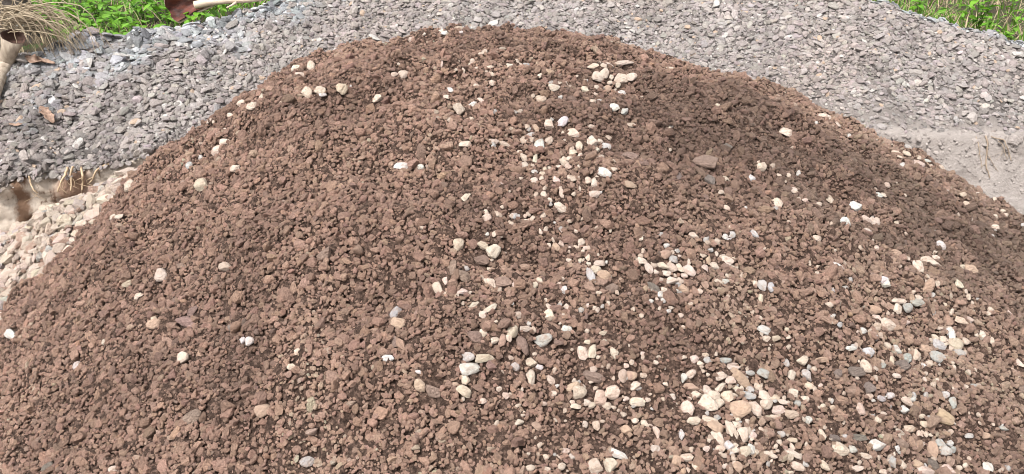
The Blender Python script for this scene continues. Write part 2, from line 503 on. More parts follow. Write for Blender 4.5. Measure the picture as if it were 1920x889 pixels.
# gravel bank: slope, lip and cut face as one terrain, face coloured on its own
tb = np.linspace(0, 1, 60)
V = np.zeros((len(xs), 60, 3))
for i, x in enumerate(xs):
    y0, y1 = float(y_cut(x)), float(y_rim(x))
    yy = y0 + .0 + tb ** 1.0 * (y1 + .5 - y0)
    V[i, :, 0] = x; V[i, :, 1] = yy
    V[i, :, 2] = bank_h(np.full(60, x), np.maximum(yy, y0 + 1e-4))
bank = link('gravel_bank', grid_mesh(V, 'gravel_bank'), None, M_BANKBASE)
_co = np.zeros(len(bank.data.vertices) * 3); bank.data.vertices.foreach_get('co', _co); _co = _co.reshape(-1, 3)
_at = bank.data.attributes.new('silt', 'FLOAT', 'POINT')
_at.data.foreach_set('value', (np.clip(1.15 - (_co[:, 1] - y_cut(_co[:, 0])) / (.22 + .05 * b2(_co[:, 0], _co[:, 1])), 0, 1) * (_co[:, 0] > .8)).astype(np.float32))
tag(bank, 'long sloping bank of grey crushed rock behind the brown heap', kind='structure')
fs = np.linspace(0, 1, 30)
cs1, cs2 = Sines(31, .12), Sines(32, .05)
V = np.zeros((len(xs), 30, 3))
for i, x in enumerate(xs):
    y0 = float(y_cut(x)); zt = float(bank_h(x, y0 + 1e-4)) + .004
    lean = float(np.interp(x, [-14, -1.6, 1.2, 14], [.10, .10, .80, .80]))
    rough = float(np.interp(x, [-1.7, 1.0], [.8, .55])); ys = float(np.interp(x, CUT_X, CUT_Y)); yl = y0 * np.exp(-fs * 9) + ys * (1 - np.exp(-fs * 9))
    V[i, :, 0] = x
    V[i, :, 2] = zt + (-.12 - zt) * fs
    V[i, :, 1] = yl + (.010 if x < .5 else .004) - lean * fs * zt - rough * .012 * (cs1(x * .6, V[i, :, 2] * 1.3) + .6 * cs2(x, V[i, :, 2]) + rng.normal(0, .25, 30)) - .02 * (1 - np.exp(-fs * 14))
V[:, 0, 1] += .05
for i, x in enumerate(xs):
    if x < .5: continue
    y0 = float(y_cut(x))
    V[i, 0, 1] = y0 + .08; V[i, 0, 2] = float(bank_h(x, y0 + .08)) - .02
    V[i, 1, 1] = y0 + .03; V[i, 1, 2] = float(bank_h(x, y0 + .03)) + .005
    V[i, 2, 1] = min(V[i, 2, 1], y0 - .004); V[i, 2, 2] = float(bank_h(x, y0 + 1e-3)) - .004
CUTV = V
face = link('cut_face', grid_mesh(V[::-1].copy(), 'cut_face'), bank, M_CUT)

# ------------------------------------------------------------------ brown roadbase heap
heap = empty('roadbase_heap', (-.2, 3.2, 0))
tag(heap, 'large rounded heap of moist brown roadbase filling the foreground', 'heap')
hx = np.arange(-2.9, 4.0, .015); hy = np.arange(.75, 5.0, .015)
HX, HY = np.meshgrid(hx, hy, indexing='ij')
HZ = heap_h(HX, HY) + .004 * s4(HX, HY) + rng.normal(0, .0042, HX.shape)
HZ = np.maximum(HZ, -.06)
soil = child_at('soil', grid_mesh(np.stack([HX, HY, HZ], 2)[::-1].copy(), 'soil'), heap, M_SOIL)

# pale stones read off the photograph, tile by tile: (x, y, long, short, angle, colour) in tile pixels
TILES = [
 (400, 80, 4.04, [(690,122,90,50,-10,'c'),(744,183,66,60,80,'c'),(636,205,66,62,0,'c'),(664,266,86,76,0,'c'),(712,390,85,72,70,'c'),(810,372,70,60,30,'c'),(830,400,60,40,0,'w'),(975,362,84,78,0,'p'),(1042,345,35,22,90,'w'),(1250,425,90,50,-20,'c'),(225,465,80,42,0,'c'),(297,488,75,45,-20,'c'),(368,413,50,30,85,'c'),(418,397,30,25,0,'c'),(537,459,60,25,15,'c'),(135,555,70,35,20,'c'),(95,757,75,38,0,'c'),(45,815,110,60,-35,'c'),(92,667,28,28,0,'c'),(10,605,25,25,0,'c'),(1083,118,20,20,0,'w'),(30,700,24,20,0,'c')]),
 (720, 40, 4.04, [(447,82,80,38,10,'c'),(565,60,60,35,0,'p'),(307,101,24,22,0,'c'),(1040,36,60,35,10,'c'),(845,52,60,22,0,'c'),(205,145,32,30,0,'c'),(583,90,35,20,-20,'w'),(440,325,60,20,-85,'c'),(676,310,40,35,0,'c'),(650,332,24,24,0,'c'),(150,410,65,55,-20,'c'),(82,410,50,35,0,'c'),(113,327,25,20,0,'c'),(710,357,40,16,0,'c'),(805,350,50,20,0,'c'),(940,342,70,30,-5,'c'),(1085,335,60,25,0,'g'),(825,472,50,40,0,'c'),(503,531,50,35,60,'w'),(470,583,45,40,0,'c'),(737,606,60,30,35,'c'),(670,650,80,40,-35,'w'),(568,680,80,78,0,'p'),(660,748,40,30,0,'c'),(980,700,60,40,0,'g'),(1190,605,80,70,0,'p'),(1275,515,50,45,80,'c'),(1265,475,45,30,0,'g'),(1155,815,62,42,60,'t'),(1110,868,70,30,-20,'g'),(1255,395,60,40,0,'t'),(955,440,55,45,0,'t')]),
 (960, 220, 4.446, [(310,67,85,75,30,'c'),(420,45,95,65,-40,'w'),(515,140,115,70,10,'c'),(660,78,55,28,0,'c'),(978,68,95,38,3,'c'),(423,133,28,28,0,'c'),(308,205,60,52,0,'c'),(226,238,100,85,-80,'w'),(150,163,75,40,-5,'g'),(668,212,85,80,0,'c'),(735,207,45,35,0,'c'),(563,250,65,60,80,'c'),(782,258,75,55,15,'w'),(512,302,58,40,0,'c'),(708,275,40,40,0,'c'),(62,292,40,28,0,'c'),(103,345,75,52,75,'c'),(107,410,58,48,0,'c'),(195,350,70,40,-70,'c'),(440,385,90,50,45,'c'),(470,420,55,50,0,'c'),(395,418,40,28,0,'c'),(187,462,48,30,10,'w'),(253,484,48,45,0,'c'),(310,430,35,30,0,'c'),(275,440,36,34,0,'p'),(185,540,65,50,0,'c'),(495,517,75,42,30,'c'),(372,535,80,45,40,'c'),(640,535,55,55,0,'c'),(685,555,60,50,90,'c'),(768,467,125,75,30,'w'),(690,652,90,62,-10,'c'),(985,575,100,55,10,'t'),(413,640,75,40,85,'c'),(405,598,40,28,80,'c'),(403,755,105,70,45,'c'),(22,830,55,55,0,'g'),(118,868,55,28,0,'c'),(112,830,30,28,0,'c'),(850,375,35,25,0,'c')]),
 (720, 220, 4.446, [(145,420,118,62,-3,'w'),(308,422,55,45,20,'w'),(675,235,100,50,-10,'c'),(912,212,80,40,-5,'c'),(1005,230,100,40,15,'c'),(685,675,85,38,-35,'c'),(945,812,50,45,0,'c'),(980,567,35,28,80,'c'),(725,25,40,30,0,'c')]),
 (780, 400, 4.446, [(590,45,70,60,0,'c'),(815,28,75,45,0,'p'),(918,68,52,26,0,'c'),(887,95,36,28,0,'c'),(1022,150,80,42,50,'c'),(593,177,32,28,90,'w'),(48,122,45,30,10,'c'),(348,273,95,86,90,'c'),(558,268,90,60,30,'c'),(650,328,110,98,-20,'c'),(422,467,40,38,0,'g'),(608,468,34,30,0,'c'),(185,637,150,75,65,'c'),(243,565,70,50,-70,'c'),(387,660,80,45,5,'c'),(255,673,40,28,0,'c'),(620,587,105,70,50,'c'),(485,770,85,55,-35,'c'),(620,803,110,48,-35,'c'),(553,858,62,58,90,'c'),(848,852,80,60,-25,'c'),(992,610,60,42,85,'c'),(958,570,36,30,0,'c'),(1035,570,70,40,40,'c'),(815,600,35,22,90,'c'),(300,460,130,75,-60,'b'),(735,580,140,90,5,'b'),(540,390,120,80,10,'b'),(400,530,120,80,10,'b')]),
 (1000, 400, 4.446, [(358,152,50,32,15,'c'),(235,153,28,24,0,'c'),(640,152,32,24,90,'c'),(905,213,78,52,15,'c'),(400,253,62,55,0,'c'),(440,297,52,32,5,'c'),(352,290,38,30,0,'c'),(302,292,42,32,0,'c'),(132,275,40,30,80,'c'),(187,285,80,55,50,'t'),(458,382,50,42,80,'c'),(393,400,34,28,0,'c'),(467,427,50,36,10,'c'),(548,423,90,48,-5,'c'),(520,475,85,55,5,'c'),(478,530,115,60,70,'g'),(905,405,85,55,20,'c'),(260,645,62,58,30,'w'),(243,550,38,32,0,'c'),(217,590,36,26,0,'c'),(540,670,50,28,0,'c'),(628,758,44,36,80,'c'),(398,812,50,46,0,'g'),(530,810,45,40,90,'c'),(283,790,55,38,45,'c'),(130,790,75,38,45,'c'),(135,855,95,85,20,'c'),(452,770,40,26,90,'c'),(900,860,40,40,0,'c'),(230,260,60,36,50,'p'),(585,525,110,75,20,'t'),(640,630,130,80,0,'b')]),
 (1180, 400, 4.446, [(535,190,80,40,20,'c'),(793,200,50,45,80,'w'),(845,188,70,60,30,'g'),(828,225,42,28,-20,'w'),(1040,178,75,35,40,'w'),(165,465,100,55,60,'c'),(275,440,110,50,20,'c'),(355,465,80,60,30,'c'),(415,460,90,42,50,'c'),(497,480,130,80,45,'c'),(492,410,50,25,80,'c'),(623,478,85,65,-60,'c'),(710,445,85,50,30,'c'),(815,412,100,65,10,'c'),(862,380,42,24,20,'c'),(855,450,40,25,0,'c'),(410,360,38,24,0,'c'),(362,392,70,60,0,'g'),(215,495,65,45,0,'c'),(305,508,75,45,0,'c'),(340,565,115,60,0,'c'),(420,575,60,42,20,'c'),(455,525,60,35,20,'c'),(260,555,50,30,0,'c'),(130,632,48,45,80,'t'),(200,625,130,60,50,'k'),(285,645,50,40,20,'c'),(590,655,45,42,0,'c'),(738,578,78,35,20,'c'),(800,573,62,45,10,'w'),(182,738,38,36,0,'w'),(280,737,42,40,0,'w'),(272,692,38,35,0,'c'),(230,720,32,30,0,'c'),(345,795,42,28,0,'c'),(322,820,42,32,0,'w'),(395,650,22,20,0,'w'),(430,858,45,42,0,'c'),(100,860,36,32,0,'c'),(945,872,50,30,0,'c'),(723,343,40,26,80,'c'),(618,360,40,30,0,'p'),(455,640,95,60,30,'t'),(655,400,70,38,85,'t'),(298,345,90,75,-30,'t')]),
 (1400, 360, 4.042, [(228,97,75,45,60,'c'),(442,70,40,26,-10,'c'),(628,68,80,35,50,'c'),(820,118,85,65,0,'w'),(740,240,88,65,-15,'w'),(905,215,75,50,10,'c'),(965,230,65,60,0,'c'),(915,300,45,35,0,'c'),(997,30,50,35,15,'w'),(57,325,80,30,35,'g'),(528,357,50,48,0,'c'),(685,570,90,35,35,'w'),(532,625,40,26,15,'c'),(120,715,90,60,60,'g'),(180,725,80,50,85,'g'),(107,808,65,38,80,'c'),(1035,680,60,55,20,'w'),(360,5,50,25,10,'c'),(978,430,38,30,0,'c'),(635,862,28,28,0,'c'),(640,750,40,36,0,'g'),(955,878,60,30,0,'t')]),
 (1640, 400, 4.04, [(990,17,48,26,0,'c'),(912,115,60,40,0,'c'),(877,175,42,26,0,'w'),(1120,95,30,30,0,'w'),(490,250,80,55,60,'w'),(160,307,70,55,-10,'t'),(450,342,75,35,10,'c'),(415,375,145,60,20,'c'),(325,415,100,55,70,'c'),(650,415,55,42,-50,'c'),(718,443,95,75,10,'t'),(632,545,80,50,40,'c'),(404,555,100,75,-70,'t'),(470,540,40,38,0,'c'),(333,528,52,26,0,'c'),(78,528,75,65,30,'w'),(705,638,48,30,85,'c'),(330,643,55,35,0,'c'),(310,680,100,50,10,'g'),(175,667,110,35,5,'c'),(160,730,75,62,90,'c'),(240,722,70,65,80,'g'),(397,662,24,24,0,'c'),(528,693,30,26,80,'c'),(872,733,42,42,0,'c'),(1003,757,55,35,45,'c'),(648,822,105,40,25,'c'),(712,810,70,36,5,'c'),(95,845,100,90,0,'c'),(235,832,50,32,0,'c'),(10,65,50,35,85,'c'),(165,75,40,22,0,'c'),(12,265,28,26,0,'c')]),
 (1660, 580, 4.446, [(445,163,65,28,0,'c'),(520,160,65,30,0,'c'),(530,210,88,60,80,'w'),(412,245,55,52,0,'c'),(478,260,70,52,10,'c'),(575,297,140,80,10,'p'),(660,267,60,50,90,'c'),(440,315,120,75,30,'g'),(600,367,130,55,20,'g'),(430,407,140,75,30,'g'),(800,220,70,50,80,'c'),(885,270,60,35,85,'c'),(85,340,90,55,30,'w'),(15,312,55,55,0,'c'),(48,435,100,45,80,'c'),(175,410,85,60,10,'g'),(250,390,75,75,0,'c'),(325,340,100,55,10,'t'),(318,475,40,40,0,'w'),(555,455,42,30,0,'c'),(500,403,40,30,0,'c'),(90,560,75,38,15,'c'),(320,595,48,30,85,'c'),(30,720,65,55,0,'w'),(225,750,50,40,0,'w'),(230,715,50,30,70,'g'),(175,772,120,45,40,'c'),(148,838,65,62,0,'w'),(493,717,70,60,0,'w'),(558,785,95,60,75,'g'),(735,640,55,28,0,'g'),(740,515,36,32,0,'c'),(1068,538,100,45,45,'c'),(1110,455,110,35,40,'c'),(430,590,50,20,10,'c'),(130,470,130,85,30,'k')]),
 (1400, 560, 4.446, [(140,265,110,65,15,'w'),(165,340,72,48,0,'c'),(245,335,72,48,0,'p'),(330,262,38,35,0,'c'),(465,520,100,80,-30,'c'),(700,63,36,30,80,'c'),(770,222,45,42,0,'g'),(1070,100,90,60,20,'t'),(1085,170,100,45,45,'c'),(1075,242,78,68,0,'c'),(968,270,52,50,0,'w'),(918,277,34,26,90,'c'),(1073,330,50,30,80,'w'),(862,420,92,36,5,'w'),(935,420,30,26,0,'c'),(1000,460,85,84,0,'w'),(985,570,120,70,60,'c'),(910,610,130,75,0,'k'),(1060,585,50,45,0,'c'),(1130,565,75,50,-20,'g'),(370,640,85,72,-70,'c'),(130,630,100,70,10,'g'),(35,625,90,38,0,'g'),(500,640,110,65,50,'g'),(518,730,78,58,5,'c'),(605,720,60,40,35,'c'),(375,790,85,70,0,'c'),(480,843,65,65,0,'c'),(235,833,75,50,0,'p'),(295,865,90,35,20,'c'),(625,510,120,45,0,'t'),(755,625,80,75,30,'k'),(1015,745,90,90,0,'k'),(330,540,70,50,70,'g'),(90,740,80,50,40,'c'),(25,770,70,60,30,'g'),(150,820,110,70,20,'c'),(30,820,90,40,0,'c')]),
 (1660, 720, 5.26, [(355,320,65,45,0,'c'),(415,330,65,45,20,'g'),(365,403,65,55,80,'c'),(222,445,100,70,-10,'p'),(137,477,95,42,25,'c'),(330,505,70,60,30,'c'),(340,592,85,45,0,'c'),(265,600,55,40,70,'c'),(535,585,120,75,20,'g'),(580,665,130,90,15,'g'),(625,595,65,58,60,'w'),(660,650,65,65,0,'g'),(818,512,85,48,-10,'g'),(60,768,130,75,60,'g'),(160,788,90,40,60,'c'),(110,640,55,45,0,'w'),(130,675,50,30,20,'g'),(385,857,155,75,5,'c'),(610,850,140,90,20,'c'),(1005,835,115,95,65,'w'),(1200,840,60,60,0,'g'),(870,410,28,28,0,'c'),(1055,400,34,28,80,'c'),(1160,438,95,40,15,'g'),(1240,525,75,36,30,'t'),(1345,518,34,30,0,'c'),(825,738,65,36,30,'c'),(985,512,90,65,10,'t'),(575,340,190,110,40,'t'),(455,650,150,90,85,'t'),(465,795,115,100,0,'k'),(310,800,90,75,0,'t')]),
 (1400, 720, 5.26, [(170,210,150,110,-30,'c'),(70,265,150,95,60,'c'),(305,262,125,95,0,'c'),(435,310,130,75,10,'p'),(265,328,80,36,5,'c'),(210,340,50,40,0,'c'),(495,195,70,65,80,'g'),(600,365,80,65,80,'w'),(740,500,115,60,65,'c'),(745,222,55,50,0,'c'),(840,240,50,50,0,'p'),(1110,250,125,90,40,'c'),(1285,357,75,65,-70,'c'),(1340,295,60,40,10,'c'),(915,645,160,120,10,'c'),(1275,605,150,105,-5,'w'),(960,525,55,50,0,'g'),(1045,650,80,70,0,'g'),(1165,715,130,45,20,'c'),(1085,835,125,60,-5,'c'),(1335,868,80,50,10,'c'),(760,812,125,65,45,'c'),(490,818,150,75,30,'c'),(405,732,90,65,0,'c'),(455,695,170,65,20,'c'),(440,557,105,45,0,'c'),(440,620,80,40,60,'c'),(570,795,80,50,40,'g'),(200,697,85,50,15,'c'),(55,505,75,75,0,'c'),(10,470,65,50,80,'c'),(335,500,65,65,0,'g'),(140,450,60,40,20,'c'),(75,675,75,55,0,'c'),(30,650,100,75,80,'w'),(425,875,60,35,0,'c'),(265,720,70,40,20,'c'),(1090,530,175,60,3,'k'),(870,540,115,80,0,'k'),(1205,120,75,60,30,'p'),(1320,145,95,50,30,'g')]),
 (1180, 640, 3.57, [(430,125,48,48,0,'c'),(472,152,45,32,0,'c'),(505,98,45,38,0,'c'),(532,135,50,28,0,'c'),(640,130,75,40,0,'g'),(685,157,70,20,0,'c'),(690,182,85,30,0,'c'),(362,250,62,45,90,'w'),(413,222,70,50,-30,'c'),(610,243,78,50,0,'c'),(675,272,70,48,20,'c'),(608,310,80,38,-45,'c'),(725,255,150,75,45,'t'),(415,308,110,45,10,'t'),(515,335,68,60,30,'c'),(448,360,75,52,-10,'c'),(552,377,110,75,-10,'c'),(525,430,130,80,35,'c'),(650,375,72,70,80,'c'),(598,420,65,60,80,'c'),(785,370,110,42,15,'g'),(715,318,60,28,10,'c'),(700,362,50,20,15,'c'),(735,460,140,110,0,'t'),(430,535,90,50,0,'c'),(540,535,110,45,20,'c'),(570,580,110,70,20,'t'),(590,640,130,62,60,'c'),(680,600,130,55,65,'c'),(710,570,60,55,0,'c'),(755,635,100,78,80,'c'),(788,600,55,40,80,'c'),(665,700,62,62,0,'w'),(605,720,65,48,10,'c'),(515,722,48,42,0,'c'),(705,735,60,36,0,'c'),(770,745,75,70,80,'c'),(632,768,45,28,20,'c'),(585,518,45,36,0,'g'),(725,528,36,30,0,'c'),(790,545,45,30,60,'c'),(40,300,65,55,-10,'c'),(15,235,60,60,0,'t'),(285,380,44,42,80,'c'),(230,390,40,26,0,'c'),(55,410,100,55,0,'c'),(385,455,90,85,80,'c'),(350,630,70,36,85,'w'),(185,610,90,40,80,'c'),(130,555,70,30,20,'c'),(175,730,60,60,0,'c'),(383,778,95,52,0,'c'),(437,845,42,36,80,'c'),(635,840,32,30,0,'c'),(360,870,40,36,80,'t'),(175,147,38,30,10,'c'),(88,85,30,24,0,'c'),(720,840,70,60,30,'t'),(315,800,70,60,80,'t'),(910,755,50,35,0,'c'),(125,393,32,26,0,'c')]),
 (960, 600, 3.077, [(75,57,70,38,0,'c'),(317,60,55,38,15,'w'),(525,77,50,26,0,'c'),(180,118,100,70,-20,'g'),(410,193,80,65,80,'c'),(462,183,80,45,-80,'c'),(590,195,65,45,85,'c'),(107,247,62,50,0,'c'),(157,275,42,32,20,'w'),(105,345,100,52,88,'c'),(228,352,75,38,45,'c'),(350,385,80,40,-30,'t'),(388,423,75,70,0,'c'),(507,450,90,70,85,'p'),(578,418,85,80,0,'c'),(640,325,75,50,80,'p'),(712,380,55,45,0,'c'),(695,325,50,50,0,'t'),(545,498,50,45,0,'c'),(427,478,50,40,10,'c'),(457,495,40,36,0,'c'),(345,475,28,24,0,'c'),(365,500,60,30,0,'c'),(660,455,36,28,0,'c'),(722,475,85,50,0,'c'),(785,462,30,26,0,'c'),(240,428,34,32,0,'c'),(662,267,30,28,0,'c'),(470,290,40,36,0,'p'),(755,195,28,20,0,'c'),(38,593,50,34,0,'c'),(140,615,60,40,30,'t'),(485,615,55,40,80,'c'),(420,605,40,30,80,'c'),(300,760,65,36,0,'c'),(340,795,36,36,0,'c'),(615,780,115,45,20,'w'),(480,850,85,75,20,'c'),(565,845,85,80,80,'c'),(285,848,45,40,0,'c'),(200,863,42,30,0,'c'),(103,858,55,34,0,'c'),(195,795,35,35,0,'c'),(435,128,38,26,0,'c'),(530,130,32,30,0,'c'),(183,485,36,26,0,'c'),(710,585,40,30,15,'c'),(770,600,55,35,20,'c'),(665,635,65,50,0,'t'),(60,150,120,60,80,'b'),(475,330,120,60,5,'b')]),
 (720, 560, 4.446, [(95,130,110,70,-60,'g'),(120,213,125,85,5,'o'),(35,505,95,52,5,'w'),(292,612,60,50,45,'w'),(300,725,115,88,70,'o'),(700,490,105,80,10,'g'),(835,503,150,72,3,'c'),(720,590,165,100,-10,'w'),(683,682,80,70,80,'c'),(665,777,125,80,25,'c'),(833,857,52,50,0,'c'),(1015,815,55,55,0,'c'),(958,757,44,42,0,'c'),(1085,570,80,65,60,'g'),(830,290,75,60,80,'c'),(1065,278,100,85,-70,'c'),(922,352,65,52,-10,'c'),(1035,340,60,45,80,'c'),(985,355,100,60,-80,'t'),(1055,500,45,36,0,'c'),(415,765,140,110,60,'b'),(600,715,50,35,0,'t'),(105,365,90,75,80,'b'),(755,320,130,90,20,'b')]),
 (0, 550, 2.622, [(688,20,36,26,0,'c'),(758,128,26,24,0,'c'),(520,242,28,26,0,'c'),(900,320,62,55,0,'c'),(1197,235,30,28,80,'w'),(1228,237,45,45,0,'w'),(1435,363,40,28,0,'c'),(1465,292,30,30,0,'c'),(565,868,45,32,0,'c'),(55,205,100,45,40,'w'),(390,360,50,40,0,'g'),(1145,177,40,30,20,'k'),(1515,830,70,50,0,'g'),(1300,575,75,60,-20,'o'),(240,860,50,50,0,'k'),(920,140,100,60,5,'b'),(950,90,60,40,-20,'b'),(760,155,70,45,-10,'t'),(955,615,90,80,0,'b')]),
 (0, 200, 2.222, [(840,215,22,22,0,'w'),(790,250,28,28,0,'w'),(982,260,42,26,-30,'c'),(845,330,60,45,10,'p'),(945,668,60,32,0,'p'),(675,705,60,56,30,'c'),(535,740,45,22,-20,'p'),(582,795,32,22,0,'c'),(545,335,45,40,0,'c'),(500,463,40,20,0,'c'),(340,493,40,28,0,'c'),(290,610,55,50,60,'c'),(475,465,30,22,0,'c'),(875,65,45,22,0,'c')]),
 (1000, 80, 2.778, [(318,127,65,28,0,'c'),(390,128,70,40,-10,'c'),(335,185,60,45,30,'c'),(370,165,50,45,80,'c'),(458,200,65,50,20,'c'),(512,185,60,36,-20,'c'),(480,110,80,20,0,'c'),(405,185,25,25,0,'c'),(440,225,30,30,0,'c'),(110,243,55,40,0,'c'),(185,237,28,25,0,'c'),(272,250,50,28,30,'c'),(323,272,20,16,0,'c'),(720,145,55,30,10,'c'),(680,120,50,12,0,'w'),(385,245,40,36,0,'t'),(458,270,45,30,0,'w'),(420,345,45,36,30,'w'),(470,365,36,30,0,'g'),(708,450,18,16,0,'c'),(960,330,22,18,0,'c'),(1313,472,65,40,10,'c'),(1000,545,48,32,0,'k'),(890,632,120,70,10,'b'),(500,610,80,65,20,'b'),(920,720,60,40,50,'k'),(1135,712,36,34,0,'w'),(1000,718,36,30,0,'c'),(1185,650,50,40,0,'c'),(1325,695,24,20,0,'c'),(1300,690,20,18,0,'c'),(1357,775,42,26,0,'c'),(1270,842,50,36,70,'c'),(1008,865,36,22,20,'c'),(890,100,45,22,0,'c'),(755,700,36,25,80,'k')]),
 (1500, 200, 2.964, [(135,65,60,45,0,'c'),(235,36,65,30,0,'c'),(203,105,40,22,40,'c'),(312,80,24,18,0,'c'),(500,214,36,14,10,'c'),(540,265,70,26,20,'c'),(590,264,50,22,40,'c'),(555,288,36,20,20,'c'),(655,325,68,40,0,'c'),(705,304,45,18,10,'w'),(728,352,28,20,0,'w'),(785,350,40,36,0,'c'),(752,357,20,14,0,'w'),(435,497,40,28,0,'w'),(482,442,36,28,0,'p'),(905,495,36,22,0,'c'),(923,545,36,26,0,'c'),(990,490,22,22,0,'c'),(1080,520,28,22,80,'c'),(1125,585,32,16,0,'c'),(1140,605,36,20,0,'c'),(415,190,24,14,0,'c'),(945,462,18,18,0,'c'),(820,470,16,14,0,'c')]),
]
PAL = {'c': (.58, .478, .394), 'w': (.565, .54, .512), 'g': (.40, .385, .37), 'p': (.50, .395, .32), 't': (.43, .305, .225),
       'o': (.45, .335, .255), 'k': (.31, .25, .215), 'b': (.42, .295, .24)}
WORD = {'c': 'cream', 'w': 'white', 'g': 'pale grey', 'p': 'dusty beige', 't': 'tan brown', 'o': 'orange tinted', 'k': 'dark grey', 'b': 'brown'}
UPV = np.array([0, SP, CP]); RTV = np.array([1., 0, 0])
def place_from_photo(px, py, lp, sp, ang, surf, r):
    """a stone lying on a surface: where the sight line meets it, size from its distance"""
    p = hit(px, py, surf)
    if p is None: return None
    d = p - CAM; dist = np.linalg.norm(d); d /= dist
    depth = p[1] * CP - (p[2] - CAM_Z) * SP
    n = normal(surf, np.array([p[0]]), np.array([p[1]]), .06)[0]
    n = n * .75 - d * .25 + r.normal(0, .10, 3); n /= np.linalg.norm(n)
    th = math.radians(ang)
    e1 = math.cos(th) * RTV - math.sin(th) * UPV
    e2 = math.sin(th) * RTV + math.cos(th) * UPV
    q = lambda e: e - d * (e @ n) / (d @ n)
    t1, t2 = q(e1), q(e2)
    l1, l2 = min(np.linalg.norm(t1), 1.3), min(np.linalg.norm(t2), 1.3)
    k = depth / F_PX * .5
    t1 /= np.linalg.norm(t1)
    b = np.cross(n, t1)
    s = np.array([lp * k * l1 * 1.1, sp * k * l2 * 1.12, sp * k * r.uniform(.62, .85)])
    Rm = np.stack([t1, b, n], 1)
    return p + n * (s[2] * .30 + .003), eulers(Rm[None])[0], s, p
rs = np.random.default_rng(21)
stones = []
for (x0, y0, k, rows) in TILES:
    for (zx, zy, l, s, a, c) in rows:
        px, py = x0 + zx / k, y0 + zy / k
        r_ = place_from_photo(px, py, l / k, s / k, a, heap_h, rs)
        if r_ is None: continue
        pos, eul, scl, base = r_
        t = np.array(PAL[c]) * rs.uniform(.86, 1.1) * (1 + rs.normal(0, .025, 3))
        stones.append(dict(px=px, py=py, l=l / k, s=s / k, c=c, pos=pos, eul=eul, scl=scl, tint=np.clip(t, 0, .8), base=base))
browns = [q for q in stones if q['c'] in 'bk']
pales = sorted([q for q in stones if q['c'] not in 'bk'], key=lambda q: -q['l'] * q['s'])
big, rest = pales[:300], pales[300:]

def zone(px, py):
    v = ('by the crest' if py < 130 else 'on the upper slope' if py < 260 else 'above mid slope' if py < 390 else 'below mid slope' if py < 530 else 'on the lower slope' if py < 670 else 'near the foot' if py < 770 else 'at the very foot')
    h = ('far left' if px < 330 else 'left' if px < 640 else 'left of centre' if px < 860 else 'centre' if px < 1060 else 'right of centre' if px < 1290 else 'right' if px < 1480 else 'further right' if px < 1680 else 'far right')
    return v, h
NUM = ['', '', 'two', 'three', 'four', 'five', 'six', 'seven']
ORD = ['leftmost', 'second from left', 'third from left', 'fourth from left', 'fifth from left', 'sixth from left']
groups = {}
for q in big:
    size = 'large' if q['l'] > 30 else 'medium' if q['l'] > 19 else 'small'
    shape = 'long' if q['l'] > 1.75 * q['s'] else 'oval' if q['l'] > 1.28 * q['s'] else 'round'
    v, h = zone(q['px'], q['py'])
    q['key'] = (size, shape, WORD[q['c']], v, h)
    groups.setdefault(q['key'], []).append(q)
for key, qs in groups.items():
    size, shape, colr, v, h = key
    qs.sort(key=lambda q: q['px'])
    for i, q in enumerate(qs):
        if len(qs) == 1: q['label'] = f'{size} {shape} {colr} stone {v}, {h} of heap'
        elif i == len(qs) - 1: q['label'] = f'rightmost {size} {shape} {colr} stone {v}, {h} of heap'
        else: q['label'] = f'{ORD[min(i, 5)]} {size} {shape} {colr} stone {v}, {h} of heap'
for i, q in enumerate(big):
    me = (PEBBLES + SHARDS if q['c'] in 'cop' else SHARDS)
    me = me[rs.integers(len(me))]
    o = single('pale_stone', me, q['pos'], q['eul'], q['scl'], q['tint'])
    tag(o, q['label'], 'stone', 'pale stones scattered over the brown heap')
PEB_O = []
for me in PEBBLES + SHARDS:
    PEB_O.append(next(o for o in bpy.data.objects if o.data is me))
# the same pebbles again, smaller, lying about in the clusters
for q in list(pales):
    for _ in range(rs.integers(0, 3) if q['px'] > 860 else 0):
        px, py = q['px'] + rs.normal(0, 26), q['py'] + rs.normal(0, 17)
        l = rs.uniform(5, 12)
        r_ = place_from_photo(px, py, l, l * rs.uniform(.55, .95), rs.uniform(-90, 90), heap_h, rs)
        if r_ is None or px > 1915: continue
        c = 'ccccpwgp'[rs.integers(8)]
        rest.append(dict(px=px, py=py, l=l, s=l, c=c, pos=r_[0], eul=r_[1], scl=r_[2], tint=np.array(PAL[c]) * rs.uniform(.8, 1.05), base=r_[3]))
A = lambda k, qs: np.array([q[k] for q in qs])
sp_ = gravel('pale_pebbles', A('pos', rest), A('eul', rest), A('scl', rest), A('tint', rest), PEB_O)
tag(sp_, 'smaller cream and white pebbles sprinkled over the brown heap', 'pebbles')

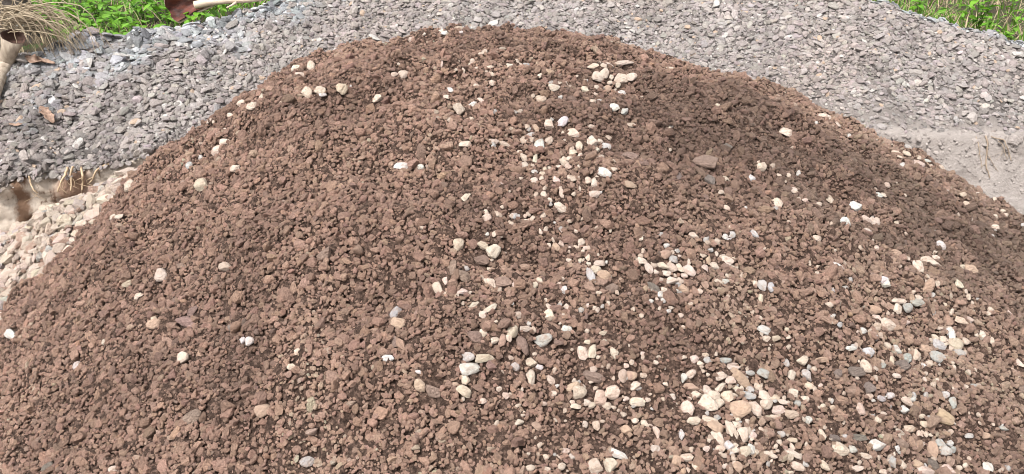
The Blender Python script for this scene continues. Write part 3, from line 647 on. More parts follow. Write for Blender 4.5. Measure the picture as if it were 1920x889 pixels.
# brown stones: regional colour of the mix (redder on the left flank, greyer and finer to the lower right)
c1, c2, c3 = Sines(51, 1.1), Sines(52, .35), Sines(53, .16)
DARK_SPOTS = [(1350, 215, .5, .30), (1180, 215, .35, .18), (1560, 330, .45, .25), (1750, 430, .4, .25), (1000, 85, .45, .25), (620, 215, .3, .2), (420, 235, .3, .2), (930, 375, .18, .12), (1270, 190, .3, .2), (170, 470, .3, .3), (1000, 210, .2, .1)]  # spots on the heap where the stones are tinted darker
DARK_SPOTS = [(*hit(a, b, heap_h)[:2], c, d) for a, b, c, d in DARK_SPOTS]
def darker(x, y):
    """irregular patches where the stone tint is darker"""
    f = sum(g2(x, y, a, b, c, d, 1.) for a, b, c, d in DARK_SPOTS)
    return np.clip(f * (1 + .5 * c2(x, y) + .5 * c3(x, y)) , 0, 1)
def brown_tint(x, y, n):
    gr = np.clip(.5 + .5 * np.tanh((x - .9) * 1.4 - (y - 2.0) * .5 + .35 * c2(x, y)), 0, 1)
    a = np.array([.470, .297, .223]); b = np.array([.410, .282, .214])
    t = a[None] * (1 - gr[:, None]) + b[None] * gr[:, None]
    t = t * (1 + .10 * c1(x, y) + .07 * c2(x, y))[:, None]
    t = t * (1 - .36 * darker(x, y))[:, None] * np.exp(rng.normal(0, .16, n))[:, None] * (1 + rng.normal(0, .02, (n, 3)))
    k = rng.random(n)
    t[k < .02] *= np.array([1.3, 1.24, 1.18]); t[(k > .03) & (k < .05)] *= np.array([.92, .98, 1.02])
    return np.clip(t, .02, .6)
fine = lambda x, y: g2(x, y, .42, 1.72, .30, .22, 1.0) + g2(x, y, 1.55, 1.75, .38, .35, .9) + g2(x, y, -.3, 1.45, .3, .2, .4)
on_heap = lambda x, y: (heap_h(x, y) > np.maximum(cream_h(x, y) - .02 - 9 * (x > -1.2), .0)) & ((y < y_cut(x)) | (heap_h(x, y) > bank_h(x, y) - .02))
PP = A('base', big + rest + browns)[:, :2]; PR = A('scl', big + rest + browns)[:, :2].mean(1)
def clear_of(x, y, k):
    ok = np.ones(len(x), bool)
    for (a, b), r in zip(PP, PR): ok &= (x - a) ** 2 + (y - b) ** 2 > (r * k) ** 2
    return ok
HX0, HX1 = (-2.3, 2.9), (1.0, 4.3)
dens = lambda x, y: rng.random(len(x)) < np.where(y > 3.85, .35, 1)
# large brown stones, each its own piece
P_, E_, S_, r_ = scatter(heap_h, 900, (-1.9, 2.2), (1.35, 3.7), lambda x, y: on_heap(x, y) & clear_of(x, y, 1.6) & (rng.random(len(x)) > fine(x, y)), .019, .28, .045, (.5, .9), (.0, .35), .4)
o_ = np.argsort(-r_)[:300 - len(browns)]
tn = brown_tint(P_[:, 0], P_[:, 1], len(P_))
CLOD_O = []
for q in browns:
    o = single('stone', CLODS[rs.integers(10)], q['pos'], q['eul'], q['scl'], q['tint'], heap)
for i in o_:
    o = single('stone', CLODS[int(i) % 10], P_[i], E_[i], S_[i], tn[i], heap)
CLOD_O = [next(o for o in bpy.data.objects if o.data is me) for me in CLODS]
# medium and fine material as one piece
parts = []
for (n, med, sig, smax, lift, kk) in ((100000, .0115, .43, .036, (.0, .9), .95), (290000, .0074, .34, .016, (.1, 1.6), .9)):
    q = scatter(heap_h, n, HX0, HX1, lambda x, y: on_heap(x, y) & dens(x, y) & clear_of(x, y, kk) & ((rng.random(len(x)) > .8 * fine(x, y)) if med > .01 else True), med, sig, smax, (.55, 1.0), lift, .6)
    parts.append(q)
P_ = np.concatenate([q[0] for q in parts]); E_ = np.concatenate([q[1] for q in parts]); S_ = np.concatenate([q[2] for q in parts])
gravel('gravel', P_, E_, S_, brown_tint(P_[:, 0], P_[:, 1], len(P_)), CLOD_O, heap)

# ------------------------------------------------------------------ cream gravel beside it
cheap = empty('cream_gravel_heap', (-1.95, 3.1, 0))
tag(cheap, 'low spill of cream crushed rock between brown heap and cut bank', 'gravel heap')
cx_ = np.arange(-4.2, -1.05, .025); cy_ = np.arange(2.2, 3.66, .025)
CX, CY = np.meshgrid(cx_, cy_, indexing='ij')
child_at('rock_dust', grid_mesh(np.stack([CX, CY, np.maximum(cream_h(CX, CY), -.05) - .004], 2)[::-1].copy(), 'rock_dust'), cheap, M_CREAMBASE)
mix_h = lambda x, y: np.maximum(cream_h(x, y), heap_h(x, y))
on_cream = lambda x, y: (cream_h(x, y) > heap_h(x, y) + .012 + rng.normal(0, .03, len(x))) & (cream_h(x, y) > 0) & (y < y_cut(x) + .02)
def cream_tint(n):
    t = np.array([.445, .362, .302]) * np.exp(rng.normal(0, .13, n))[:, None] * (1 + rng.normal(0, .03, (n, 3)))
    k = rng.random(n)
    t[k < .10] *= np.array([.86, .98, 1.1]); t[k > .93] = np.array([.30, .20, .155])
    return np.clip(t, 0, .75)
P_, E_, S_, r_ = scatter(mix_h, 10000, (-3.2, -1.3), (2.4, 3.6), on_cream, .028, .42, .065, (.5, .85), (.1, .7), .4)
tn = cream_tint(len(P_))
vis = (P_[:, 0] > -2.5)
o_ = [i for i in np.argsort(-r_) if vis[i]][:280]
for i in o_: single('stone', LUMPS[int(i) % 8], P_[i], E_[i], S_[i], tn[i], cheap)
LUMP_O = [next(o for o in bpy.data.objects if o.data is me) for me in LUMPS]
m_ = np.ones(len(P_), bool); m_[o_] = False
gravel('gravel', P_[m_], E_[m_], S_[m_], tn[m_], LUMP_O, cheap)

# ------------------------------------------------------------------ grey rock on the bank
def rimness(x, y):
    """clean blue-grey stones lie along the far rim, mostly at the left"""
    t = (y_rim(x) - y) / np.interp(x, [-3, -2, -1.2, -.6, 1.6, 2.4], [.42, .36, .22, .06, .02, .02])
    return np.clip(1.25 - t + .35 * c2(x, y) + .2 * c3(x, y), 0, 1)
def grey_tint(x, y, n):
    k = rimness(x, y)[:, None] * (rng.random((n, 1)) < .85)
    a = np.array([.305, .270, .253]) * np.exp(rng.normal(0, .15, n))[:, None]
    b = np.array([.28, .285, .293]) * np.exp(rng.normal(0, .38, n))[:, None]
    warm = np.clip(.4 * c1(x + 3, y), 0, .5)[:, None] * np.array([.10, .02, -.03])
    t = a * (1 + warm) * (1 - k) + b * k
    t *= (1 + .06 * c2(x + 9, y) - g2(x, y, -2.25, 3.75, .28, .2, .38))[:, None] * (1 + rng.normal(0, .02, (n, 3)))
    j = rng.random(n)
    t[j < .02] = np.array([.50, .47, .44]); t[j > .985] = np.array([.44, .33, .25])
    return np.clip(t, .03, .7)
on_bank = lambda x, y: (y > y_cut(x) + .004) & (y < y_rim(x) + .06)
silt = lambda x, y: np.clip(1 - (y - y_cut(x)) / (.32 + .07 * c2(x, y)), 0, 1) * (x > .8)
seen_bank = lambda x, y: rng.random(len(x)) < np.where((np.abs(x) < 1.1) & (y < 4.5), .25, 1) * (1 - .8 * silt(x, y))
P_, E_, S_, r_ = scatter(bank_h, 165000, (-3.5, 3.5), (3.3, 5.9), lambda x, y: on_bank(x, y) & seen_bank(x, y), .0150, .46, .05, (.25, .55), (.0, 1.5), .27)
grow = (1 + .5 * rimness(P_[:, 0], P_[:, 1])) * np.interp(P_[:, 0], [-2.4, -1.2], [1.06, 1.0])
S_ *= grow[:, None]; r_ = r_ * grow
tn = grey_tint(P_[:, 0], P_[:, 1], len(P_))
px_, py_ = to_px(P_[:, 0], P_[:, 1], P_[:, 2])
hz_ = (px_ > 0) & (px_ < 1920) & (py_ > 0) & ~((np.abs(P_[:, 0]) < 1.2) & (P_[:, 1] < 4.75))
o_ = [i for i in np.argsort(-r_ / P_[:, 1]) if hz_[i]][:300]
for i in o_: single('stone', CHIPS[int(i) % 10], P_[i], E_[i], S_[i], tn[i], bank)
CHIP_O = [next(o for o in bpy.data.objects if o.data is me) for me in CHIPS]
m_ = np.ones(len(P_), bool); m_[o_] = False
# crumbs of rock stuck in the silty face on the right
n = 8000
fx = np.where(rng.random(n) < .7, rng.uniform(1.2, 3.6, n), rng.uniform(-3.2, -1.3, n)); fz = rng.uniform(.05, .60, n); kf = rng.random(n) < np.where(fx > 0, .9 * (fz / .6) ** 1.5, np.clip((fz - .40) / .14, 0.0, 1) ** 2 * .5); fx, fz = fx[kf], fz[kf]; n = len(fx)
ii = np.clip(np.searchsorted(xs, fx), 1, len(xs) - 1)
fy = np.array([np.interp(-z, -CUTV[i, :, 2], CUTV[i, :, 1]) for i, z in zip(ii, fz)])
fr = .5 * np.minimum((.007 + .008 * np.clip((fz - .45) / .15, 0, 1)) * np.exp(rng.normal(0, .45, n)), .05)
fn = np.tile(np.array([[0, -.78, .62]]), (n, 1))
FE = eulers(frames(fn, rng.uniform(0, 6.28, n), np.abs(rng.normal(0, .3, n)), rng.uniform(0, 6.28, n)))
FS = np.stack([fr * 1.2, fr, fr * .4], 1)
FT = np.array([.36, .315, .29]) * np.exp(rng.normal(0, .12, n))[:, None]
# stones hanging over the lip
lx = np.concatenate([rng.uniform(-3.2, -1.1, 420), rng.uniform(1.2, 3.4, 260)]); n2 = len(lx); dn = rng.random(n2) ** 1.6
ly = y_cut(lx) + .022 - .045 * dn * (lx < 0) - .03 * dn * (lx > 0); lz = bank_h(lx, y_cut(lx) + .003) - .03 * dn + .006
lr = .5 * np.minimum(.017 * np.exp(rng.normal(0, .45, n2)), .045) * np.where(lx > 0, .8, 1.15)
LE = eulers(frames(np.tile(np.array([[0, -.66, .75]]), (n2, 1)), rng.uniform(0, 6.28, n2), np.abs(rng.normal(0, .45, n2)), rng.uniform(0, 6.28, n2)))
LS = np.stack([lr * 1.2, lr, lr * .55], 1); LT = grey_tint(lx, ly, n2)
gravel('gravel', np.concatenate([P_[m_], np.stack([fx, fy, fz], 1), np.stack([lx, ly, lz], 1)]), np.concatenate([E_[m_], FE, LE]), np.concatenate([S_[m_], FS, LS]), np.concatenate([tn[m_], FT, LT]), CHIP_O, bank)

# ------------------------------------------------------------------ tubes, roots, palm debris
def tube(path, radii, seg=7, name='tube', cap=True):
    path = np.asarray(path, float); n = len(path)
    if np.isscalar(radii): radii = np.full(n, radii)
    t = np.gradient(path, axis=0); t /= np.linalg.norm(t, axis=1, keepdims=True) + 1e-9
    ref = np.array([0, 0, 1.]) if abs(t[0, 2]) < .9 else np.array([1., 0, 0])
    v = []; f = []
    for i in range(n):
        a = np.cross(t[i], ref); a /= np.linalg.norm(a); b = np.cross(t[i], a)
        for k in range(seg):
            w_ = 2 * np.pi * k / seg
            v.append(path[i] + radii[i] * (a * np.cos(w_) + b * np.sin(w_)))
    for i in range(n - 1):
        for k in range(seg):
            f.append((i * seg + k, i * seg + (k + 1) % seg, (i + 1) * seg + (k + 1) % seg, (i + 1) * seg + k))
    if cap:
        f.append(tuple(range(seg))[::-1]); f.append(tuple((n - 1) * seg + k for k in range(seg)))
    return mesh_from(v, f, name)
def smooth_path(pts, n=24, jit=0., seed=0):
    pts = np.asarray(pts, float); r = np.random.default_rng(seed)
    t = np.linspace(0, len(pts) - 1, n); out = []
    P2 = np.concatenate([[2 * pts[0] - pts[1]], pts, [2 * pts[-1] - pts[-2]]])
    for u in t:
        i = min(int(u), len(pts) - 2); s = u - i; a, b, c, d = P2[i:i + 4]
        out.append(.5 * ((2 * b) + (c - a) * s + (2 * a - 5 * b + 4 * c - d) * s * s + (3 * b - a - 3 * c + d) * s ** 3))
    out = np.array(out)
    if jit: out[1:-1] += r.normal(0, jit, (n - 2, 3))
    return out
def face_pt(px, py, off=.012):
    """a point on the cut face under this sight line"""
    d = ray(px, py); best = None
    for t in np.linspace(2.8, 5.5, 900):
        p = CAM + d * t
        i = int(np.clip(np.searchsorted(xs, p[0]), 1, len(xs) - 1))
        yf = np.interp(-p[2], -CUTV[i, :, 2], CUTV[i, :, 1]) if p[2] < CUTV[i, 0, 2] else y_cut(p[0]) + max(0, (p[2] - CUTV[i, 0, 2]) / BANK_S)
        if p[1] >= yf: return p - d * off
    return CAM + d * 4
ROOTS = [
 ([(127, 314), (122, 328), (114, 342), (108, 360)], .0062, 'leftmost root on left cut bank, slanting and orange brown'),
 ([(137, 312), (133, 324), (134, 340), (133, 358)], .0058, 'second root from left on left cut bank, hanging straight above cream gravel'),
 ([(152, 313), (155, 330), (155, 345), (154, 356)], .0062, 'third root from left on left cut bank, stout and pale'),
 ([(206, 306), (190, 313), (180, 322), (174, 336), (165, 346)], .0062, 'rightmost forked pale root on left cut bank'),
 ([(55, 330), (57, 342), (62, 354), (71, 362)], .0045, 'thin brown root beside dark stain on left cut bank'),
 ([(1848, 255), (1852, 270), (1850, 290), (1849, 308), (1853, 322), (1856, 334)], .0042, 'thick pale root hanging straight down the right cut bank'),
 ([(1830, 256), (1835, 272), (1838, 295), (1841, 316)], .0022, 'thin grey root left of the thick one on right cut bank'),
 ([(1858, 256), (1870, 260), (1882, 262), (1888, 274), (1893, 288), (1896, 302)], .0030, 'arched root right of the thick one on right cut bank'),
 ([(1872, 264), (1880, 272), (1884, 284), (1888, 300)], .0022, 'thin root hanging under the arched one on right cut bank'),
 ([(1852, 290), (1860, 304), (1866, 314), (1872, 322)], .0018, 'fine side rootlet slanting from thick root on right cut bank'),
]
for k, (pts, rad, lab) in enumerate(ROOTS):
    p3 = np.array([face_pt(*q, .028 if pts[0][0] < 900 else .012) for q in pts])
    path = smooth_path(p3, 22, .0009, k)
    me = tube(path, np.linspace(rad, rad * .5, 22), 7, 'root')
    base = p3[0].copy(); e = empty('hanging_root', base)
    m_r = M_ROOT if pts[0][0] < 900 else M_ROOTLET
    child_at('main_root', me, e, m_r)
    rr = np.random.default_rng(k)
    for j in range(2):
        i = rr.integers(6, 16)
        br = smooth_path([path[i], path[i] + np.array([rr.normal(0, .015), -.004, -.025]), path[i] + np.array([rr.normal(0, .03), -.006, -.055])], 10, .001, k + j)
        child_at('rootlet', tube(br, np.linspace(rad * .35, rad * .15, 10), 5, 'rootlet'), e, m_r)
    tag(e, lab, 'root', 'roots exposed in the cut bank')

# palm trunk at the upper left
tb_ = at_y(12, 62, 4.85); tx, ty = tb_[0], tb_[1]; tz = float(upper_h(tx, ty))
trunk = empty('palm_tree', (tx, ty, tz))
tag(trunk, 'dark palm trunk with white lichen at the upper left corner', 'palm tree')
nz, na = 90, 32
Z = np.linspace(-.1, 3.2, nz); V = np.zeros((nz, na + 1, 3))
for i, z in enumerate(Z):
    rad = .125 + .09 * math.exp(-max(z, 0) / .18) + .006 * math.sin(z * 60) + .004 * math.sin(z * 23)
    th = np.linspace(0, 2 * np.pi, na + 1)
    rr_ = rad * (1 + .03 * np.sin(3 * th + z * 4) + .025 * np.sin(7 * th - z * 9))
    V[i] = np.stack([tx + rr_ * np.cos(th) + .03 * z, ty + rr_ * np.sin(th), np.full(na + 1, tz + z)], 1)
child_at('trunk', grid_mesh(V, 'bark'), trunk, M_BARK)
def trunk_pt(th, z, off): 
    rad = .125 + .09 * math.exp(-max(z, 0) / .18) + off
    return np.array([tx + rad * math.cos(th) + .03 * z, ty + rad * math.sin(th), tz + z])
for (t0, z0, rt, rz) in ((-.55, .17, .30, .055), (-1.5, .17, .12, .025), (-1.2, .55, .2, .06), (-.9, .72, .25, .06), (-2.0, .6, .15, .05), (-2.2, .28, .14, .04)):
    rr = np.random.default_rng(int(z0 * 100)); c = [trunk_pt(t0, z0, .009)]; ring = 16
    for k in range(ring):
        a = 2 * np.pi * k / ring; m = rr.uniform(.65, 1.15)
        c.append(trunk_pt(t0 + rt * m * math.cos(a), z0 + rz * m * math.sin(a), .004))
    me = mesh_from(c, [(0, 1 + k, 1 + (k + 1) % ring) for k in range(ring)], 'lichen')
    o = child_at('lichen_patch', me, trunk, M_LICHEN)
    so = o.modifiers.new('thick', 'SOLIDIFY'); so.thickness = .006

# dried palm flower stalk: stout hollow stalk and a spray of thin strands
def bank_pt(px, py, off=.0):
    p = hit(px, py, bank_h)
    if p is None: p = at_y(px, py, 4.8)
    return p + np.array([0, -off * .4, off])
sd = bank_pt(20, 118, .03)[1]
s0, sm, s1_, s2_, s3_ = at_y(26, 68, sd - .02), at_y(19, 92, sd - .02), at_y(11, 122, sd - .02), bank_pt(3, 160, .03), bank_pt(-22, 230, .02)
top = s0
fs_ = empty('dried_palm_flower_stalk', s2_)
tag(fs_, 'dried palm flower stalk with tangled pale strands at left edge', 'palm debris')
NR, NS = 30, 20
ax = smooth_path([s3_, s2_, s1_, sm, s0], NR)
rd = np.interp(np.linspace(0, 1, NR), [0, .25, .5, .75, .9, 1], [.026, .027, .032, .040, .050, .056])
tt = np.gradient(ax, axis=0); tt /= np.linalg.norm(tt, axis=1, keepdims=True)
nm = np.array([.42, -.62, .66]); nm /= np.linalg.norm(nm)
V = np.zeros((NR, NS + 1, 3)); rk = np.random.default_rng(3)
for i in range(NR):
    kx_ = np.clip((i - NR + 8) / 7, 0, 1)
    z_ = tt[i] * (1 - kx_) + nm * kx_; z_ /= np.linalg.norm(z_)
    x_ = np.array([1., .2, -.15]); x_ -= z_ * (x_ @ z_); x_ /= np.linalg.norm(x_); y_ = np.cross(z_, x_)
    th = np.linspace(0, 2 * np.pi, NS + 1)
    rg = rd[i] * (1 + .05 * np.sin(3 * th + i * .15) + .03 * np.sin(7 * th))
    V[i] = ax[i] + np.outer(rg * np.cos(th), x_) + np.outer(rg * (1 - .25 * kx_) * np.sin(th), y_)
child_at('stalk', grid_mesh(V, 'stalk'), fs_, M_STALK)
W = np.stack([V[-1] + (ax[-1] - V[-1]) * .02, V[-1] + (ax[-1] - V[-1]) * .12 - nm * .004, V[-1] + (ax[-1] - V[-1]) * .3 - nm * .022, V[-1] + (ax[-1] - V[-1]) * .6 - nm * .036, V[-1] + (ax[-1] - V[-1]) * .999 - nm * .042])
child_at('hollow_core', grid_mesh(W, 'core'), fs_, M_HOLLOW)
rr = np.random.default_rng(5)
rootp = top + np.array([-.07, .09, .06])
for k in range(130):
    st = rootp + rr.normal(0, 1, 3) * np.array([.07, .03, .035])
    L_ = rr.uniform(.10, .40) * (1 if k % 5 else .6); up = rr.uniform(.005, .075); yy = rr.normal(-.02, .03)
    side = 1 if rr.random() < .88 else -1
    end = st + np.array([side * L_, yy, -rr.uniform(.06, .16)])
    end[2] = max(end[2], float(np.maximum(bank_h(end[0], end[1]), upper_h(end[0], end[1]))) + .004)
    mid = st + np.array([side * L_ * .45, yy * .5 + rr.normal(0, .012), up]); m2 = st + np.array([side * L_ * .85, yy * .9, -.02 + up * .4])
    m2[2] = max(m2[2], end[2] + .02)
    pth = smooth_path([st, mid + rr.normal(0, .012, 3), m2 + rr.normal(0, .015, 3), end], 16, .0022, k)
    child_at('strand', tube(pth, np.linspace(.0030, .0014, 16) * rr.uniform(.6, 1.2), 5, 'strand'), fs_, M_STRAND)

# palm spathe lying behind the rim: boat-shaped dark red hollow with a pale stem
def spathe():
    a = bank_pt(312, 20, .0); yk = float(a[1]) + .03
    p0, p1, p2, p3 = at_y(316, 22, yk), at_y(350, 4, yk), at_y(378, 2, yk + .01), at_y(400, 3, yk + .02)
    e = empty('palm_spathe', p0 - np.array([0, 0, .05]))
    tag(e, 'dark red boat-shaped palm spathe with pale stem behind the gravel', 'palm debris')
    ax = smooth_path([p0, p1, p2, p3], 30)
    wid = np.interp(np.linspace(0, 1, 30), [0, .06, .35, .7, 1], [.028, .075, .072, .04, .014])
    m = 15; V = np.zeros((30, m, 3))
    t = np.gradient(ax, axis=0); t /= np.linalg.norm(t, axis=1, keepdims=True)
    for i in range(30):
        nrm = np.array([.12, -.92, .25]); nrm -= t[i] * (nrm @ t[i]); nrm /= np.linalg.norm(nrm); s = np.cross(t[i], nrm)
        for k in range(m):
            u = -1 + 2 * k / (m - 1)
            V[i, k] = ax[i] + s * wid[i] * u + nrm * wid[i] * (.75 * u * u - .5 + .06 * math.sin(u * 9 + i * .3))
    me = grid_mesh(V, 'inner'); o = child_at('inner_skin', me, e, M_SPATHE_IN)
    V2 = V.copy()
    for i in range(30):
        nrm = np.array([.12, -.92, .25]); nrm -= t[i] * (nrm @ t[i]); nrm /= np.linalg.norm(nrm); s = np.cross(t[i], nrm)
        for k in range(m):
            u = -1 + 2 * k / (m - 1); V2[i, k] = V[i, k] - nrm * .012 + s * u * .010
    o = child_at('outer_skin', grid_mesh(V2, 'outer'), e, M_SPATHE_OUT); so = o.modifiers.new('thick', 'SOLIDIFY'); so.thickness = .006; so.offset = -1
    st = smooth_path([at_y(366, 10, yk + .0), at_y(395, 4, yk + .0), at_y(430, 1, yk), at_y(465, 0, yk), at_y(500, -4, yk + .02)], 24)
    child_at('stem', tube(st, np.linspace(.024, .012, 24), 9, 'stem'), e, M_SPATHE_OUT)
    st = smooth_path([at_y(447, 0, yk), at_y(438, 8, yk - .02), at_y(425, 15, yk - .04)], 12)
    child_at('strip', tube(st, np.linspace(.010, .004, 12), 6, 'strip'), e, M_SPATHE_OUT)
    st = smooth_path([at_y(324, -4, yk + .03), at_y(318, -14, yk + .03), at_y(330, -30, yk + .05)], 10)
    child_at('strip', tube(st, np.linspace(.016, .01, 10), 6, 'strip'), e, M_SPATHE_OUT)
spathe()

# dry curled leaves lying on the grey rock
def dry_leaf(pts, wpx, label, seed):
    P3 = np.array([bank_pt(*q, .022) for q in pts]); n = 22; m = 9
    e = empty('dry_leaf', P3[len(P3) // 2]); tag(e, label, 'leaf', 'dry leaves lying on the grey rock')
    ax = smooth_path(P3, n); t = np.gradient(ax, axis=0); t /= np.linalg.norm(t, axis=1, keepdims=True)
    rr = np.random.default_rng(seed); V = np.zeros((n, m, 3)); W = wpx / F_PX * ax[:, 1].mean() * .55
    for i in range(n):
        s_ = i / (n - 1); wd = W * (math.sin(math.pi * min(max(s_, .03), .97)) ** .6) * (1 + .15 * math.sin(i * 1.3))
        nn = np.array([0, -.45, .9]); nn -= t[i] * (nn @ t[i]); nn /= np.linalg.norm(nn); b = np.cross(nn, t[i])
        tw = .7 * math.sin(s_ * 5 + seed)
        for k in range(m):
            u = -1 + 2 * k / (m - 1)
            V[i, k] = ax[i] + b * wd * (u * math.cos(tw)) + nn * wd * (.55 * u * u + u * math.sin(tw) * .5 + .08 * math.sin(u * 8 + i))
    o = child_at('blade', grid_mesh(V, 'leaf'), e, M_DRYLEAF); so = o.modifiers.new('thick', 'SOLIDIFY'); so.thickness = .0025
    child_at('midrib', tube(ax + np.array([0, -.002, .001]), np.linspace(.003, .0015, n), 5, 'midrib'), e, M_DRYLEAF)
dry_leaf([(50, 115), (68, 122), (85, 124), (106, 127)], 20, 'curled tan leaf on blue grey rock below the palm strands', 1)
dry_leaf([(78, 208), (88, 218), (96, 226), (105, 238)], 20, 'shredded brown leaf on grey rock above the cut bank', 2)
dry_leaf([(22, 240), (34, 243), (46, 240)], 9, 'small narrow tan leaf at far left of the grey rock', 3)

# ------------------------------------------------------------------ plants behind the gravel
def blades(n, xr, yr, hmed, keep=None, seed=0, wide=.006, lean=.5):
    r = np.random.default_rng(seed)
    x = r.uniform(*xr, n); y = r.uniform(*yr, n)
    k = y > y_rim(x) + .03
    if keep is not None: k &= keep(x, y)
    x, y = x[k], y[k]; n = len(x); z = upper_h(x, y) - .01
    h = hmed * np.exp(r.normal(0, .35, n)); az = r.uniform(0, 6.28, n); ln = h * np.abs(r.normal(lean, .35, n)); w_ = wide * r.uniform(.6, 1.4, n)
    dx, dy = np.cos(az), np.sin(az); V = np.zeros((n, 7, 3))
    for j, s in enumerate((0, .35, .7)):
        cxx = x + dx * ln * s ** 1.8; cyy = y + dy * ln * s ** 1.8; czz = z + h * (s - .25 * s * s * np.minimum(ln / h, 1.2))
        ww = w_ * (1 - .45 * s)
        V[:, 2 * j] = np.stack([cxx - dy * ww, cyy + dx * ww, czz], 1); V[:, 2 * j + 1] = np.stack([cxx + dy * ww, cyy - dx * ww, czz], 1)
    V[:, 6] = np.stack([x + dx * ln, y + dy * ln, z + h * (1 - .25 * np.minimum(ln / h, 1.2))], 1)
    b = (np.arange(n) * 7)[:, None]
    q = np.concatenate([b + np.array([[0, 1, 3, 2]]), b + np.array([[2, 3, 5, 4]])]).tolist()
    t3 = (b + np.array([[4, 5, 6]])).tolist()
    return mesh_from(V.reshape(-1, 3), q + t3, 'grass')
g_ = link('grass', blades(22000, (-8, 3), (4.3, 12), .075, lambda x, y: (x / y > -.548) | (y > 5.15), 1, .005), None, M_GRASS)
tag(g_, 'bright green grass behind the gravel, showing at the upper left', 'grass', kind='stuff')
g_ = link('dead_grass', blades(3600, (-5.5, -1.0), (4.3, 9), .10, None, 2, .0028, 1.0), None, M_DEAD)
tag(g_, 'dry straw stems among the green grass at upper left', 'dead grass', kind='stuff')
g_ = link('grass', blades(2600, (1.8, 6), (4.3, 8), .12, lambda x, y: b2(x, y) > .1, 3), None, M_GRASS)
tag(g_, 'sparse green grass behind the gravel at the upper right', 'grass', kind='stuff')
g_ = link('dead_grass', blades(3800, (1.8, 6), (4.3, 8), .11, None, 4, .003, 1.1), None, M_DEAD)
tag(g_, 'dry brown straw behind the gravel at the upper right', 'dead grass', kind='stuff')

def leaf_shape(seed, ratio):
    r = np.random.default_rng(seed); n, m = 9, 5; V = np.zeros((n, m, 3))
    for i in range(n):
        s = i / (n - 1); wd = ratio * .5 * math.sin(math.pi * s ** .8) ** .8 if 0 < s < 1 else .004
        for k in range(m):
            u = -1 + 2 * k / (m - 1)
            V[i, k] = (s, wd * u, .10 * abs(u) * wd * 2 - .22 * s * s + .015 * math.sin(s * 9 + u * 4 + seed))
    me = grid_mesh(V, 'leaf_shape'); me.materials.append(M_LEAF); return me
LEAVES = [leaf_shape(k, .42 + .1 * (k % 3)) for k in range(4)]
def weed(px, py_base, y, h, nl, lsize, label, seed, spread=.5, yoff=0):
    p = at_y(px, py_base, y); p[2] = float(upper_h(p[0], y)) - .01
    e = empty('leafy_weed', p); tag(e, label, 'weed', 'leafy weeds behind the gravel')
    r = np.random.default_rng(seed); nst = max(2, nl // 7); tips = []
    for s in range(nst):
        a = r.uniform(0, 6.28); ln = h * spread * r.uniform(.3, 1); hh = h * r.uniform(.7, 1.05)
        path = smooth_path([p, p + np.array([math.cos(a) * ln * .4, math.sin(a) * ln * .4, hh * .55]), p + np.array([math.cos(a) * ln, math.sin(a) * ln, hh])], 12)
        child_at('stem', tube(path, np.linspace(.004, .0018, 12), 5, 'stem'), e, M_GRASS); tips.append(path)
    for k in range(nl):
        path = tips[k % nst]; i = int(r.integers(4, 12)) if k >= nst else 11
        o = bpy.data.objects.new('leaf', LEAVES[int(r.integers(4))]); col.objects.link(o); o.parent = e
        o.location = tuple(path[i] - p); s_ = lsize * r.uniform(.65, 1.2); o.scale = (s_, s_, s_)
        o.rotation_euler = (r.normal(0, .25), r.uniform(-.55, .35), r.uniform(0, 6.28))
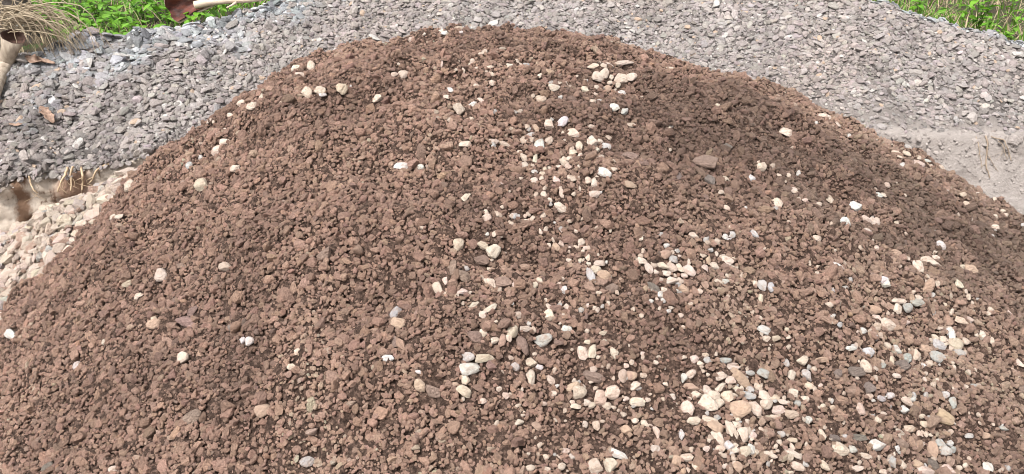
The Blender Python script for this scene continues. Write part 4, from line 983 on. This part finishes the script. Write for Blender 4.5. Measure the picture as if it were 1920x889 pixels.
def cover(n, xr, yr, size, seed, keep=None):
    r = np.random.default_rng(seed); x = r.uniform(*xr, n); y = r.uniform(*yr, n); k = y > y_rim(x) + .05
    if keep is not None: k &= keep(x, y)
    x, y = x[k], y[k]; V = []; Fc = []; base = [np.array([v.co[:] for v in me.vertices]) for me in LEAVES]; fb = [[list(p.vertices) for p in me.polygons] for me in LEAVES]
    for a, b in zip(x, y):
        q = int(r.integers(4)); h = r.uniform(.02, .12)
        M = Matrix.Translation((a, b, float(upper_h(a, b)) + h)) @ Matrix.Rotation(r.uniform(0, 6.28), 4, 'Z') @ Matrix.Rotation(r.uniform(-.5, .5), 4, 'Y') @ Matrix.Rotation(r.normal(0, .3), 4, 'X') @ Matrix.Scale(size * r.uniform(.6, 1.25), 4)
        M = np.array(M); o0 = len(V); V += list(base[q] @ M[:3, :3].T + M[:3, 3]); Fc += [[o0 + i for i in f] for f in fb[q]]
    return mesh_from(V, Fc, 'cover')
g_ = link('ground_cover', cover(2400, (-4.6, -1.2), (4.4, 7.5), .07, 5, lambda x, y: (x / y > -.548) | (y > 5.1)), None, M_LEAF)
tag(g_, 'low broad leaves covering the ground at the upper left', 'ground cover', kind='stuff')
g_ = link('ground_cover', cover(350, (1.9, 5), (4.4, 7), .05, 6, lambda x, y: b2(x, y) > .2), None, M_LEAF)
tag(g_, 'patchy low leaves on litter at the upper right', 'ground cover', kind='stuff')
WEEDS = [
 (95, 40, 4.85, .20, 26, .075, 'bright star-leaved weed next to the palm trunk'),
 (150, 45, 4.95, .17, 24, .080, 'broad-leaved weed second to the right of the palm trunk'),
 (185, 30, 5.35, .22, 22, .075, 'leafy weed further back behind the broad-leaved one, upper left'),
 (222, 38, 5.05, .16, 22, .070, 'low leafy weed midway between palm trunk and red spathe'),
 (262, 20, 5.3, .20, 22, .075, 'weed with upright leaves left of the red spathe'),
 (308, 22, 5.1, .20, 20, .075, 'light green weed touching the tip of the red spathe'),
 (125, 10, 5.9, .28, 26, .085, 'tall weed at top edge above the palm strands'),
 (400, 16, 5.35, .10, 14, .05, 'small weed peeping out under the pale spathe stem'),
 (1790, 28, 5.0, .16, 26, .055, 'small-leaved weed at the left of the upper right green patch'),
 (1835, 40, 4.95, .26, 44, .062, 'largest bright green weed in the upper right corner'),
 (1862, 42, 4.8, .15, 26, .060, 'bright low weed in front of the largest one, upper right'),
 (1900, 66, 4.6, .09, 16, .045, 'yellowish creeping weed near the right edge'),
 (1905, 20, 5.4, .24, 24, .065, 'weed at the extreme top right corner'),
 (1728, 12, 5.25, .16, 14, .06, 'small weed with grassy leaves at left end of upper right greenery'),
]
for k, a in enumerate(WEEDS): weed(*a, 70 + k)
